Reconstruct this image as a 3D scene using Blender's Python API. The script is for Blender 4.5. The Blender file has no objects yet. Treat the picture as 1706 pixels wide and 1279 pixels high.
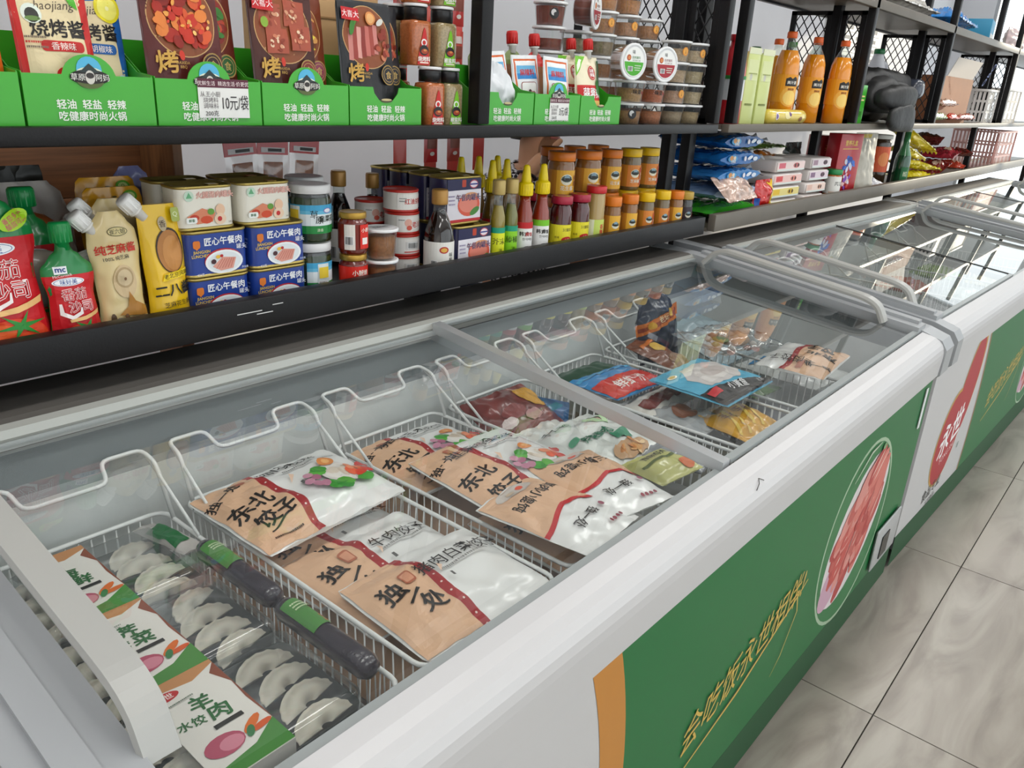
import bpy, bmesh, math, random
from mathutils import Vector, Matrix, noise
from mathutils.geometry import tessellate_polygon
random.seed(7)
PI = math.pi
sc = bpy.context.scene
col = sc.collection

# ------------------------------------------------------------------ camera
def make_camera():
    p, y, r = 0.364116, 0.686584, 0.0587836
    fw = Vector((math.cos(y)*math.cos(p), math.sin(y)*math.cos(p), -math.sin(p)))
    rt = Vector((math.sin(y), -math.cos(y), 0)); up = rt.cross(fw)
    rt2 = math.cos(r)*rt + math.sin(r)*up; up2 = -math.sin(r)*rt + math.cos(r)*up
    m = Matrix((( rt2.x, up2.x, -fw.x, 0), (rt2.y, up2.y, -fw.y, 0), (rt2.z, up2.z, -fw.z, 1.25), (0, 0, 0, 1)))
    cam = bpy.data.cameras.new('camera'); cam.sensor_width = 36; cam.lens = 1324.94/1706*36
    cam.clip_start = 0.02; cam.clip_end = 60
    o = bpy.data.objects.new('camera', cam); o.matrix_world = m; col.objects.link(o); sc.camera = o
make_camera()

# ------------------------------------------------------------------ light
w = bpy.data.worlds.new('world'); sc.world = w; w.use_nodes = True
w.node_tree.nodes['Background'].inputs[0].default_value = (0.93, 0.97, 1.0, 1)
w.node_tree.nodes['Background'].inputs[1].default_value = 2.2
sc.view_settings.view_transform = 'Standard'; sc.view_settings.look = 'None'
sc.view_settings.gamma = 1; sc.view_settings.use_curve_mapping = False
sc.view_settings.exposure = -0.2
sun = bpy.data.lights.new('sun', 'SUN'); sun.energy = 4.0; sun.angle = 0.02; sun.color = (1.0, 0.86, 0.66)
so = bpy.data.objects.new('sun', sun); col.objects.link(so)
so.rotation_euler = Vector((-0.85, 0.35, -0.20)).to_track_quat('-Z', 'Y').to_euler(); so.location = (14, -2, 4)
LAMPS = [(x, y) for y in (-1.4, 0.55) for x in (-0.6, 1.2, 3.0, 4.8, 6.6)]
LAMP_W = 7.5
for (x, y) in LAMPS:
    l = bpy.data.lights.new('ceiling_lamp_light', 'AREA'); l.shape = 'RECTANGLE'; l.size = 1.15; l.size_y = 0.28
    l.energy = LAMP_W; l.color = (1.0, 0.985, 0.96)
    o = bpy.data.objects.new('ceiling_lamp_light', l); o.location = (x, y, 2.74); col.objects.link(o)

# ------------------------------------------------------------------ materials
def lin(h):
    h = h.lstrip('#'); out = []
    for i in (0, 2, 4):
        c = int(h[i:i+2], 16)/255
        out.append(c/12.92 if c <= 0.04045 else ((c+0.055)/1.055)**2.4)
    return (*out, 1)
_M = {}
def M(hexc, rough=0.4, metal=0.0, coat=0.0, var=0.0, vscale=30, bump=0.0, bscale=60, trans=0.0, spec=0.5, sub=0.0):
    k = (hexc, rough, metal, coat, var, vscale, bump, bscale, trans, spec, sub)
    if k in _M: return _M[k]
    m = bpy.data.materials.new('surface_'+hexc.strip('#')); m.use_nodes = True; nt = m.node_tree
    b = nt.nodes['Principled BSDF']; b.inputs['Base Color'].default_value = lin(hexc)
    b.inputs['Roughness'].default_value = rough; b.inputs['Metallic'].default_value = metal
    b.inputs['Coat Weight'].default_value = coat; b.inputs['Coat Roughness'].default_value = 0.08
    b.inputs['Specular IOR Level'].default_value = spec
    if trans: b.inputs['Transmission Weight'].default_value = trans
    if sub:
        b.inputs['Subsurface Weight'].default_value = sub; b.inputs['Subsurface Radius'].default_value = (.012, .006, .004)
    if var or bump:
        tc = nt.nodes.new('ShaderNodeTexCoord')
    if var:
        n = nt.nodes.new('ShaderNodeTexNoise'); n.inputs['Scale'].default_value = vscale; n.inputs['Detail'].default_value = 5
        nt.links.new(tc.outputs['Object'], n.inputs['Vector'])
        mx = nt.nodes.new('ShaderNodeMix'); mx.data_type = 'RGBA'; mx.blend_type = 'MULTIPLY'; mx.inputs[0].default_value = 1
        rp = nt.nodes.new('ShaderNodeMapRange'); rp.inputs[1].default_value = 0.3; rp.inputs[2].default_value = 0.7
        rp.inputs[3].default_value = 1-var; rp.inputs[4].default_value = 1+var*0.4
        nt.links.new(n.outputs['Fac'], rp.inputs[0])
        mx.inputs[6].default_value = lin(hexc); nt.links.new(rp.outputs[0], mx.inputs[7])
        nt.links.new(mx.outputs[2], b.inputs['Base Color'])
    if bump:
        n2 = nt.nodes.new('ShaderNodeTexNoise'); n2.inputs['Scale'].default_value = bscale; n2.inputs['Detail'].default_value = 4
        nt.links.new(tc.outputs['Object'], n2.inputs['Vector'])
        bp = nt.nodes.new('ShaderNodeBump'); bp.inputs['Strength'].default_value = bump; bp.inputs['Distance'].default_value = 0.01
        nt.links.new(n2.outputs['Fac'], bp.inputs['Height']); nt.links.new(bp.outputs[0], b.inputs['Normal'])
    _M[k] = m; return m
def clear_mat(name, tint=(1, 1, 1), refl=1.0, haze=0.0, rough=0.03, hazecol=(.9, .95, 1)):
    """thin clear sheet: transparent body, fresnel reflection, a little white haze"""
    k = ('clear', name)
    if k in _M: return _M[k]
    m = bpy.data.materials.new(name); m.use_nodes = True; nt = m.node_tree; nt.nodes.clear()
    out = nt.nodes.new('ShaderNodeOutputMaterial'); tr = nt.nodes.new('ShaderNodeBsdfTransparent'); tr.inputs[0].default_value = (*tint, 1)
    gl = nt.nodes.new('ShaderNodeBsdfGlossy'); gl.inputs['Roughness'].default_value = rough; gl.inputs[0].default_value = (1, 1, 1, 1)
    fr = nt.nodes.new('ShaderNodeLayerWeight'); fr.inputs[0].default_value = .5      # facing = 1-|cos|, same from both sides
    pw = nt.nodes.new('ShaderNodeMath'); pw.operation = 'POWER'; pw.inputs[1].default_value = 4.6; nt.links.new(fr.outputs['Facing'], pw.inputs[0])
    ma = nt.nodes.new('ShaderNodeMath'); ma.operation = 'MULTIPLY_ADD'; ma.inputs[1].default_value = .93; ma.inputs[2].default_value = .05; nt.links.new(pw.outputs[0], ma.inputs[0])
    mu = nt.nodes.new('ShaderNodeMath'); mu.operation = 'MULTIPLY'; mu.inputs[1].default_value = refl; mu.use_clamp = True
    nt.links.new(ma.outputs[0], mu.inputs[0])
    base = tr.outputs[0]
    if haze:
        df = nt.nodes.new('ShaderNodeBsdfDiffuse'); df.inputs[0].default_value = (*hazecol, 1)
        m1 = nt.nodes.new('ShaderNodeMixShader'); m1.inputs[0].default_value = haze
        nt.links.new(tr.outputs[0], m1.inputs[1]); nt.links.new(df.outputs[0], m1.inputs[2]); base = m1.outputs[0]
    m2 = nt.nodes.new('ShaderNodeMixShader'); nt.links.new(mu.outputs[0], m2.inputs[0])
    nt.links.new(base, m2.inputs[1]); nt.links.new(gl.outputs[0], m2.inputs[2]); nt.links.new(m2.outputs[0], out.inputs[0])
    _M[k] = m; return m
def emit_mat(c, s):
    k = ('emit', c, s)
    if k in _M: return _M[k]
    m = bpy.data.materials.new('lit_diffuser'); m.use_nodes = True; nt = m.node_tree; b = nt.nodes['Principled BSDF']
    b.inputs['Emission Color'].default_value = (*c, 1); b.inputs['Emission Strength'].default_value = s
    _M[k] = m; return m
GLASS = clear_mat('lid_glass', (.97, .985, .98), 1.2, 0.015, 0.01)
FILM = clear_mat('clear_film', (.97, .98, .98), 1.5, 0.06, 0.12)
CLEARPL = clear_mat('clear_plastic', (.93, .95, .95), 1.3, 0.05, 0.06)
def print_mat(h): return M(h, 0.38, spec=0.4)

# ------------------------------------------------------------------ mesh builder
class MB:
    def __init__(s): s.v = []; s.f = []; s.m = []; s.sm = []; s.mats = []
    def mi(s, mat):
        if mat not in s.mats: s.mats.append(mat)
        return s.mats.index(mat)
    def add(s, vs, fs, mat, smooth=False, T=None):
        o = len(s.v); i = s.mi(mat)
        s.v += [tuple(T @ Vector(v)) if T is not None else tuple(v) for v in vs]
        for f in fs: s.f.append(tuple(a+o for a in f)); s.m.append(i); s.sm.append(smooth)
        return s
    def box(s, x0, x1, y0, y1, z0, z1, mat, bev=0.0, seg=2, T=None):
        if bev <= 0:
            vs = [(x, y, z) for z in (z0, z1) for y in (y0, y1) for x in (x0, x1)]
            fs = [(0, 2, 3, 1), (4, 5, 7, 6), (0, 1, 5, 4), (2, 6, 7, 3), (0, 4, 6, 2), (1, 3, 7, 5)]
            return s.add(vs, fs, mat, False, T)
        bm = bmesh.new(); bmesh.ops.create_cube(bm, size=1)
        for v in bm.verts:
            v.co = Vector(((x0+x1)/2+v.co.x*(x1-x0), (y0+y1)/2+v.co.y*(y1-y0), (z0+z1)/2+v.co.z*(z1-z0)))
        bmesh.ops.bevel(bm, geom=bm.edges[:], offset=bev, segments=seg, affect='EDGES', profile=0.5)
        return s.bm(bm, mat, True, T)
    def bm(s, bm, mat, smooth=False, T=None):
        bm.verts.index_update(); vs = [v.co.copy() for v in bm.verts]; fs = [[v.index for v in f.verts] for f in bm.faces]
        bm.free(); return s.add(vs, fs, mat, smooth, T)
    def lathe(s, prof, mat, n=24, T=None, cap=True, sq=0.0):
        """prof: (r,z) from bottom to top; mat may be a list, one per band; sq>0 squares the section"""
        k = len(prof); vs = []; 
        for r, z in prof:
            for i in range(n):
                a = 2*PI*i/n; c, d = math.cos(a), math.sin(a)
                if sq:
                    e = (abs(c)**(2+sq)+abs(d)**(2+sq))**(-1/(2+sq)); c *= e; d *= e
                vs.append((r*c, r*d, z))
        mats = mat if isinstance(mat, list) else [mat]*(k-1)
        for j in range(k-1):
            fs = [(j*n+i, j*n+(i+1) % n, (j+1)*n+(i+1) % n, (j+1)*n+i) for i in range(n)]
            if j == 0: base = len(s.v); s.add(vs, fs, mats[0], True, T)
            else:
                i_ = s.mi(mats[j])
                for f in fs: s.f.append(tuple(a+base for a in f)); s.m.append(i_); s.sm.append(True)
        if cap:
            if prof[0][0] > 1e-4: s.f.append(tuple(base+i for i in reversed(range(n)))); s.m.append(s.mi(mats[0])); s.sm.append(False)
            if prof[-1][0] > 1e-4: s.f.append(tuple(base+(k-1)*n+i for i in range(n))); s.m.append(s.mi(mats[-1])); s.sm.append(False)
        return s
    def tube(s, pts, r, mat, n=6, closed=False, T=None):
        pts = [Vector(p) for p in pts]; k = len(pts); vs = []
        up = Vector((0, 0, 1))
        prev = None
        for i, p in enumerate(pts):
            a = pts[i-1] if (i or closed) else p; b = pts[(i+1) % k] if (i < k-1 or closed) else p
            d = (b-a)
            d = d.normalized() if d.length > 1e-9 else Vector((0, 0, 1))
            if prev is None:
                u = d.cross(up)
                if u.length < 1e-3: u = d.cross(Vector((1, 0, 0)))
            else: u = prev - d*prev.dot(d)
            if u.length < 1e-6: u = d.cross(Vector((1, .3, .2)))
            u.normalize(); prev = u; w_ = d.cross(u)
            for j in range(n):
                t = 2*PI*j/n; vs.append(p + r*(math.cos(t)*u+math.sin(t)*w_))
        fs = [(i*n+j, i*n+(j+1) % n, ((i+1) % k)*n+(j+1) % n, ((i+1) % k)*n+j) for i in range(k if closed else k-1) for j in range(n)]
        if not closed: fs += [tuple(range(n))[::-1], tuple((k-1)*n+j for j in range(n))]
        return s.add(vs, fs, mat, True, T)
    def prism(s, poly, a, b, mat, axis='y', T=None, bev=0.0):
        """poly 2-D outline (u,v), extruded from a to b along axis"""
        n = len(poly)
        def P(u, v, t): return {'y': (u, t, v), 'z': (u, v, t), 'x': (t, u, v)}[axis]
        vs = [P(u, v, a) for u, v in poly]+[P(u, v, b) for u, v in poly]
        bm = bmesh.new(); bv = [bm.verts.new(v) for v in vs]
        bm.faces.new(bv[:n]); bm.faces.new(bv[n:][::-1])
        for i in range(n): bm.faces.new((bv[i], bv[n+i], bv[n+(i+1) % n], bv[(i+1) % n]))
        bmesh.ops.recalc_face_normals(bm, faces=bm.faces[:])
        if bev: bmesh.ops.bevel(bm, geom=bm.edges[:], offset=bev, segments=2, affect='EDGES')
        bmesh.ops.triangulate(bm, faces=[f for f in bm.faces if len(f.verts) > 4])
        return s.bm(bm, mat, bool(bev), T)
    def grid(s, fn, nu, nv, mat, smooth=True, T=None, flip=False):
        vs = [fn(i/nu, j/nv) for j in range(nv+1) for i in range(nu+1)]; k = nu+1
        fs = [(j*k+i, j*k+i+1, (j+1)*k+i+1, (j+1)*k+i) for j in range(nv) for i in range(nu)]
        if flip: fs = [f[::-1] for f in fs]
        return s.add(vs, fs, mat, smooth, T)
    def mesh(s, name):
        me = bpy.data.meshes.new(name); me.from_pydata(s.v, [], s.f)
        for m in s.mats: me.materials.append(m)
        me.polygons.foreach_set('material_index', s.m); me.polygons.foreach_set('use_smooth', s.sm); me.update(); return me
    def build(s, name, parent=None, loc=None):
        o = bpy.data.objects.new(name, s.mesh(name)); col.objects.link(o)
        if parent is not None: o.parent = parent
        if loc is not None: o.location = loc
        return o
def tag(o, label, cat, group=None):
    o['label'] = label; o['category'] = cat
    if group: o['group'] = group
    return o
def thing(name, label, cat, loc=(0, 0, 0), rot=0, group=None):
    o = bpy.data.objects.new(name, None); col.objects.link(o); o.empty_display_size = .05
    o.location = loc; o.rotation_euler = (0, 0, rot) if not isinstance(rot, tuple) else rot
    return tag(o, label, cat, group)
def struct(o): o['kind'] = 'structure'; return o
def dup(root, loc, rot=0, label=None, group=None):
    r = root.copy(); col.objects.link(r); r.location = loc; r.rotation_euler = (0, 0, rot) if not isinstance(rot, tuple) else rot
    if label: r['label'] = label
    if group: r['group'] = group
    for ch in root.children:
        c = ch.copy(); col.objects.link(c); c.parent = r
        for g in ch.children:
            d = g.copy(); col.objects.link(d); d.parent = c
    return r

# ------------------------------------------------------------------ flat print: shapes in millimetres on a label
_TC = {}
def textgeo(s, bold=0.0):
    k = (s, bold)
    if k in _TC: return _TC[k]
    cu = bpy.data.curves.new('t', 'FONT'); cu.body = s; cu.size = 1; cu.align_x = 'CENTER'; cu.resolution_u = 2
    ob = bpy.data.objects.new('t', cu); me = ob.to_mesh(); me.calc_loop_triangles()
    v = [(p.co.x, p.co.y) for p in me.vertices]; t = [tuple(q.vertices) for q in me.loop_triangles]
    ob.to_mesh_clear(); bpy.data.objects.remove(ob); bpy.data.curves.remove(cu)
    if not v: _TC[k] = ([], [], 1); return _TC[k]
    x0 = min(p[0] for p in v); x1 = max(p[0] for p in v); y0 = min(p[1] for p in v); y1 = max(p[1] for p in v)
    cx, cy = (x0+x1)/2, (y0+y1)/2
    base = [(a-cx, b-cy) for a, b in v]; V = list(base); F = list(t)
    if bold >= .015:
        b_ = bold*.42; sh_ = [(b_, 0), (-b_, 0), (0, b_), (0, -b_)] if bold > .035 else [(b_, 0)]
        for dx, dy in sh_:
            n = len(V); V += [(a+dx, b+dy) for a, b in base]; F += [tuple(i+n for i in q) for q in t]
    _TC[k] = (V, F, len(base)); return _TC[k]
def R(x0, y0, x1, y1, c): return ('P', [(x0, y0), (x1, y0), (x1, y1), (x0, y1)], c)
def El(cx, cy, rx, ry, c, n=22, a0=0, a1=360, rot=0):
    ra = math.radians(rot); pts = []
    full = abs(a1-a0) >= 360
    for i in range(n if full else n+1):
        a = math.radians(a0+(a1-a0)*i/n); x, y = rx*math.cos(a), ry*math.sin(a)
        pts.append((cx+x*math.cos(ra)-y*math.sin(ra), cy+x*math.sin(ra)+y*math.cos(ra)))
    return ('P', pts, c)
def Pg(pts, c): return ('P', pts, c)
def Tx(s, cx, cy, h, c, bold=0.03, rot=0, sx=1.0, sh=0.0): return ('T', s, cx, cy, h, c, bold, rot, sx, sh)
def RR(x0, y0, x1, y1, r, c):
    p = []
    for (cx, cy, a) in ((x1-r, y1-r, 0), (x0+r, y1-r, 90), (x0+r, y0+r, 180), (x1-r, y0+r, 270)):
        for i in range(5):
            t = math.radians(a+i*22.5); p.append((cx+r*math.cos(t), cy+r*math.sin(t)))
    return ('P', p, c)
def Ln(pts, w_, c):
    """stroke of width w_ along pts"""
    L = []; Rr = []
    for i, p in enumerate(pts):
        a = pts[max(0, i-1)]; b = pts[min(len(pts)-1, i+1)]; dx, dy = b[0]-a[0], b[1]-a[1]; l = math.hypot(dx, dy) or 1
        ww = w_ if not isinstance(w_, (list, tuple)) else w_[i]
        L.append((p[0]-dy/l*ww/2, p[1]+dx/l*ww/2)); Rr.append((p[0]+dy/l*ww/2, p[1]-dx/l*ww/2))
    return ('P', L+Rr[::-1], c)
def scribble(seed, x0, x1, y, h, c, n=10):
    """a line of print too small to read, as short bars"""
    rd = random.Random(seed); out = []; x = x0
    while x < x1:
        w_ = h*rd.uniform(.5, 1.1); out.append(R(x, y-h/2, min(x1, x+w_*.75), y+h/2, c)); x += w_
    return out
def bars(x0, x1, y0, y1, c='#222222', n=14, seed=1):
    rd = random.Random(seed); out = [R(x0-1, y0-1, x1+1, y1+1, '#f2f2f2')]; x = x0
    for i in range(n):
        w_ = (x1-x0)/n; out.append(R(x0+i*w_, y0, x0+i*w_+w_*rd.choice((.3, .5, .7)), y1, c))
    return out
def food(seed, cx, cy, rx, ry, cols, n=16, s=0.3):
    """a heap of food pictured in flat print"""
    rd = random.Random(seed); out = []
    for i in range(n):
        a = rd.uniform(0, 2*PI); q = math.sqrt(rd.random())
        out.append(El(cx+q*rx*math.cos(a)*.85, cy+q*ry*math.sin(a)*.85, rx*s*rd.uniform(.6, 1.2), ry*s*rd.uniform(.4, .9), rd.choice(cols), 9, rot=rd.uniform(0, 180)))
    return out
def art(shapes, mp, name='printed_label', parent=None, cu=None, cv=None, base=0.0005, step=0.00016, matf=print_mat):
    """flatten shapes (mm) through mp(u,v,off) onto a surface; cu/cv: spacing (mm) of cuts so print follows curves"""
    mb = MB(); lay = 0; step = min(step, (.0028 if step < .0002 else .006)/max(1, len(shapes)))
    for sh in shapes:
        lay += 1; off = base + step*lay
        if sh[0] == 'P':
            pts = sh[1]; c = sh[2]
            tri = tessellate_polygon([[Vector((x, y, 0)) for x, y in pts]])
            V = [(x, y) for x, y in pts]; F = [tuple(t) for t in tri]
        else:
            _, s_, cx, cy, h, c, bold, rot, sx, shr = sh
            v, F, nb = textgeo(s_, bold); ra = math.radians(rot); V = []
            for a, b in v:
                a, b = a*h*sx+b*h*shr, b*h; V.append((cx+a*math.cos(ra)-b*math.sin(ra), cy+a*math.sin(ra)+b*math.cos(ra)))
        if not F: continue
        xs = [p[0] for p in V]; ys = [p[1] for p in V]
        needu = cu and max(xs)-min(xs) > cu*1.5 and sh[0] == 'P'; needv = cv and max(ys)-min(ys) > cv*1.5 and sh[0] == 'P'
        if needu or needv:
            bm = bmesh.new(); bv = [bm.verts.new((x, y, 0)) for x, y in V]
            for f in F:
                try: bm.faces.new([bv[i] for i in f])
                except ValueError: pass
            if needu:
                k = math.ceil(min(xs)/cu)
                while k*cu < max(xs):
                    bmesh.ops.bisect_plane(bm, geom=bm.verts[:]+bm.edges[:]+bm.faces[:], plane_co=(k*cu, 0, 0), plane_no=(1, 0, 0)); k += 1
            if needv:
                k = math.ceil(min(ys)/cv)
                while k*cv < max(ys):
                    bmesh.ops.bisect_plane(bm, geom=bm.verts[:]+bm.edges[:]+bm.faces[:], plane_co=(0, k*cv, 0), plane_no=(0, 1, 0)); k += 1
            bmesh.ops.triangulate(bm, faces=bm.faces[:])
            bm.verts.index_update(); V = [(v.co.x, v.co.y) for v in bm.verts]; F = [tuple(v.index for v in f.verts) for f in bm.faces]; bm.free()
        # face the print outwards
        nbv = nb if sh[0] == 'T' else len(V)+1
        vs = [mp(x/1000, y/1000, off+.00003*(i//nbv)) for i, (x, y) in enumerate(V)]
        F2 = []
        for f in F:
            (ax, ay), (bx, by), (cx_, cy_) = V[f[0]], V[f[1]], V[f[2]]
            F2.append(f if (bx-ax)*(cy_-ay)-(by-ay)*(cx_-ax) > 0 else f[::-1])
        mb.add(vs, F2, matf(c) if isinstance(c, str) else c, False)
    return mb.build(name, parent)
def flat(o, ux, uy):
    o, ux, uy = Vector(o), Vector(ux), Vector(uy); n = ux.cross(uy).normalized()
    return lambda u, v, off: o+ux*u+uy*v+n*off
def front(y=0, z=0, x=0):   # print on a face looking towards -y
    return flat((x, y, z), (1, 0, 0), (0, 0, 1))
def cyl(r, z=0, a0=-90, rz=None):   # print on a cylinder, u=0 faces angle a0
    def f(u, v, off):
        rr = (rz(v) if rz else r); a = math.radians(a0)+u/r; return Vector(((rr+off)*math.cos(a), (rr+off)*math.sin(a), z+v))
    return f

# ================================================================== the room
def tile_mat():
    m = bpy.data.materials.new('marble_tile'); m.use_nodes = True; nt = m.node_tree; b = nt.nodes['Principled BSDF']
    tc = nt.nodes.new('ShaderNodeTexCoord'); oi = nt.nodes.new('ShaderNodeObjectInfo')
    ad = nt.nodes.new('ShaderNodeVectorMath'); ad.operation = 'ADD'; mulv = nt.nodes.new('ShaderNodeVectorMath'); mulv.operation = 'SCALE'
    cb = nt.nodes.new('ShaderNodeCombineXYZ'); nt.links.new(oi.outputs['Random'], cb.inputs[0]); nt.links.new(oi.outputs['Random'], cb.inputs[2])
    nt.links.new(cb.outputs[0], mulv.inputs[0]); mulv.inputs['Scale'].default_value = 37
    nt.links.new(tc.outputs['Object'], ad.inputs[0]); nt.links.new(mulv.outputs[0], ad.inputs[1])
    mp = nt.nodes.new('ShaderNodeMapping'); mp.inputs['Rotation'].default_value = (0, 0, .5); mp.inputs['Scale'].default_value = (1.2, 4.0, 1)
    nt.links.new(ad.outputs[0], mp.inputs[0])
    n = nt.nodes.new('ShaderNodeTexNoise'); n.inputs['Scale'].default_value = 2.2; n.inputs['Detail'].default_value = 8; n.inputs['Distortion'].default_value = 1.4
    nt.links.new(mp.outputs[0], n.inputs[0])
    r = nt.nodes.new('ShaderNodeValToRGB'); e = r.color_ramp.elements
    e[0].position = .34; e[0].color = lin('#8b837a'); e[1].position = .62; e[1].color = lin('#a9a298')
    x = r.color_ramp.elements.new(.47); x.color = lin('#9c948a')
    nt.links.new(n.outputs['Fac'], r.inputs[0]); nt.links.new(r.outputs[0], b.inputs['Base Color'])
    b.inputs['Roughness'].default_value = .3; return m
X0, X1, Y0, Y1, ZC = -2.0, 9.5, -3.2, 2.35, 2.8
fl = struct(MB().box(X0, X1, Y0, Y1, -.06, -.006, M('#4a443f', .8)).build('floor'))
tm = MB().box(-.3985, .3985, -.3985, .3985, -.006, 0, tile_mat()).mesh('tile')
i0 = math.floor((X0-1.596)/.8)+1; i1 = math.floor((X1-1.596)/.8); j0 = math.floor((Y0-.235)/.8)+1; j1 = math.floor((Y1-.235)/.8)
for i in range(i0, i1):
    for j in range(j0, j1):
        o = bpy.data.objects.new('tile', tm); col.objects.link(o); o.parent = fl; o.location = (1.596+.8*i+.4, .235+.8*j+.4, 0)
WALL = M('#e6e6ea', .7, var=.04, vscale=3)
struct(MB().box(X0, X1, Y1, Y1+.1, 0, ZC, WALL).build('wall_back'))
struct(MB().box(X0-.1, X0, Y0, Y1, 0, ZC, WALL).build('wall_left'))
mb = MB(); mb.box(X1, X1+.1, Y0, -1.2, 0, ZC, WALL); mb.box(X1, X1+.1, 2.0, Y1, 0, ZC, WALL); mb.box(X1, X1+.1, -1.2, 2.0, 0, .25, WALL); mb.box(X1, X1+.1, -1.2, 2.0, 2.55, ZC, WALL)
struct(mb.build('wall_right'))
wx0, wx1 = -1.4, 9.0
mb = MB(); mb.box(X0, wx0, Y0-.1, Y0, 0, ZC, WALL); mb.box(wx1, X1, Y0-.1, Y0, 0, ZC, WALL); mb.box(wx0, wx1, Y0-.1, Y0, 0, .2, WALL); mb.box(wx0, wx1, Y0-.1, Y0, 2.6, ZC, WALL)
struct(mb.build('wall_front'))
struct(MB().box(X0, X1, Y0, Y1, ZC, ZC+.1, M('#efefef', .8)).build('ceiling'))
FR = M('#b9bcc0', .35, .8); WG = clear_mat('window_glass', (.96, .98, .98), 1, 0, .01)
def window(name, axis, c, a0, a1, z0, z1, n):
    w_ = struct(bpy.data.objects.new(name, None)); col.objects.link(w_)
    def bx(m, p0, p1, t0, t1, q0, q1, mat): 
        return m.box(c+t0, c+t1, p0, p1, q0, q1, mat) if axis == 'x' else m.box(p0, p1, c+t0, c+t1, q0, q1, mat)
    for k in range(n+1):
        p = a0+(a1-a0)*k/n; bx(MB(), p-.03, p+.03, .02, .08, z0, z1, FR).build('mullion', w_)
    for q in (z0, z1): bx(MB(), a0, a1, .02, .08, q-.03, q+.03, FR).build('frame_rail', w_)
    for k in range(n):
        p = a0+(a1-a0)*k/n; bx(MB(), p+.03, p+(a1-a0)/n-.03, .045, .055, z0+.03, z1-.03, WG).build('pane', w_)
window('window_1', 'x', X1, -1.2, 2.0, .25, 2.55, 3)
window('added_fill_window', 'y', Y0-.1, wx0, wx1, .2, 2.6, 7)  # unseen shopfront glazing, added this wide to bring in soft sky fill
for (x, y) in LAMPS:
    t = thing('ceiling_lamp', 'white rectangular ceiling panel lamp with lit diffuser', 'lamp', (x, y, ZC), 0, 'ceiling panel lamps')
    MB().box(-.61, .61, -.16, .16, -.045, 0, M('#e8e8e8', .5), .004).build('housing', t)
    MB().box(-.585, .585, -.14, .14, -.052, -.0455, emit_mat((1, .98, .95), 5)).build('diffuser', t)

# ================================================================== shelf racks
BLK = M('#121113', .42, bump=.05, bscale=300, spec=.3); SHEEN_TAU = M('#6c655b', .4, var=.1, vscale=8); ZL, ZU, ZT = .857, 1.160, 1.60  # taupe puts grazing window sheen on dark rails into the base colour
YF, YB = 1.13, 1.44
def lattice(x, y0, y1, z0, z1, parent):
    mb = MB(); mb.box(x-.006, x+.006, y0, y0+.02, z0, z1, BLK); mb.box(x-.006, x+.006, y1-.02, y1, z0, z1, BLK)
    mb.box(x-.006, x+.006, y0, y1, z0, z0+.015, BLK); mb.box(x-.006, x+.006, y0, y1, z1-.015, z1, BLK)
    for s_ in (1, -1):
        k = y0-(z1-z0)*.62
        while k < y1+(z1-z0)*.62:
            pts = []
            for t in (0, 1):
                pass
            ya, za = k, (z0 if s_ > 0 else z1); dy, dz = .62, s_
            # clip the strand to the frame
            t0 = max(0, (y0-ya)/dy); t1 = min(z1-z0, (y1-ya)/dy)
            if t1-t0 > .005: mb.tube([(x, ya+dy*t0, za+dz*t0), (x, ya+dy*t1, za+dz*t1)], .0022, BLK, 4)
            k += .034
    return mb.build('lattice_panel', parent)
def rack(label, x0, x1, posts, tops, railm, postm, legs, lats, mids):
    t = thing('shelf_rack', label, 'shelf rack', (0, 0, 0))
    for z in (ZL, ZU)+((ZT,) if tops else ()):
        MB().box(x0, x1, YF+.004, YB, z-.0126, z-.0006, railm if tops else BLK).build('shelf_board', t)
        h0, h1 = {ZL: (-.010, .042), ZU: (-.020, .004), ZT: (-.022, .012)}[z]
        MB().box(x0, x1, YF-.022, YF+.003, z+h0, z+h1, railm, .002).build('front_rail', t)
        MB().box(x0, x1, YB+.001, YB+.02, z-.02, z+.012, postm, 0).build('back_rail', t)
    for x in posts:
        MB().box(x-.016, x+.016, YF-.022, YF+.008, ZU+.006, 1.95, postm, .002).build('post', t)
    for x in mids: MB().box(x-.02, x+.02, 1.238, 1.27, 0, 1.95, postm, .002).build('post', t)
    for x in legs:
        MB().box(x-.03, x+.03, 1.25, 1.31, 0, ZL-.0125, postm, .002).build('leg', t)
    for x in lats: lattice(x, YF+.012, 1.235, ZU+.003, ZT-.03, t); lattice(x, 1.273, YB-.002, ZU+.003, ZT-.03, t)
    if not tops: MB().box(x0, x1, YF-.022, YF+.008, 1.951, 1.975, postm).build('top_rail', t)
    return t
rk = rack('black steel rack whose shelves carry green display boxes and canned goods', .12, 2.222, (.16, 1.217, 2.206), False, BLK, BLK, (1.222,), (2.206,), (.16, 2.206))
sm = M('#d8d8d8', .6)
for (x, z, l) in ((.655, .878, .045), (.72, .884, .02), (.69, .873, .03)):
    MB().box(x, x+l, YF-.0226, YF-.0221, z, z+.0014, sm).build('scratch', rk)
rack('steel rack with black posts and sheen-tinted taupe rails holding juice bottles and bagged goods', 2.29, 8.6, (2.325, 3.39, 4.56, 6.2, 7.4, 8.55), True, SHEEN_TAU, BLK, (), (3.39, 4.56, 6.2), (2.325, 3.39, 4.56, 6.2, 8.55))

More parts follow.
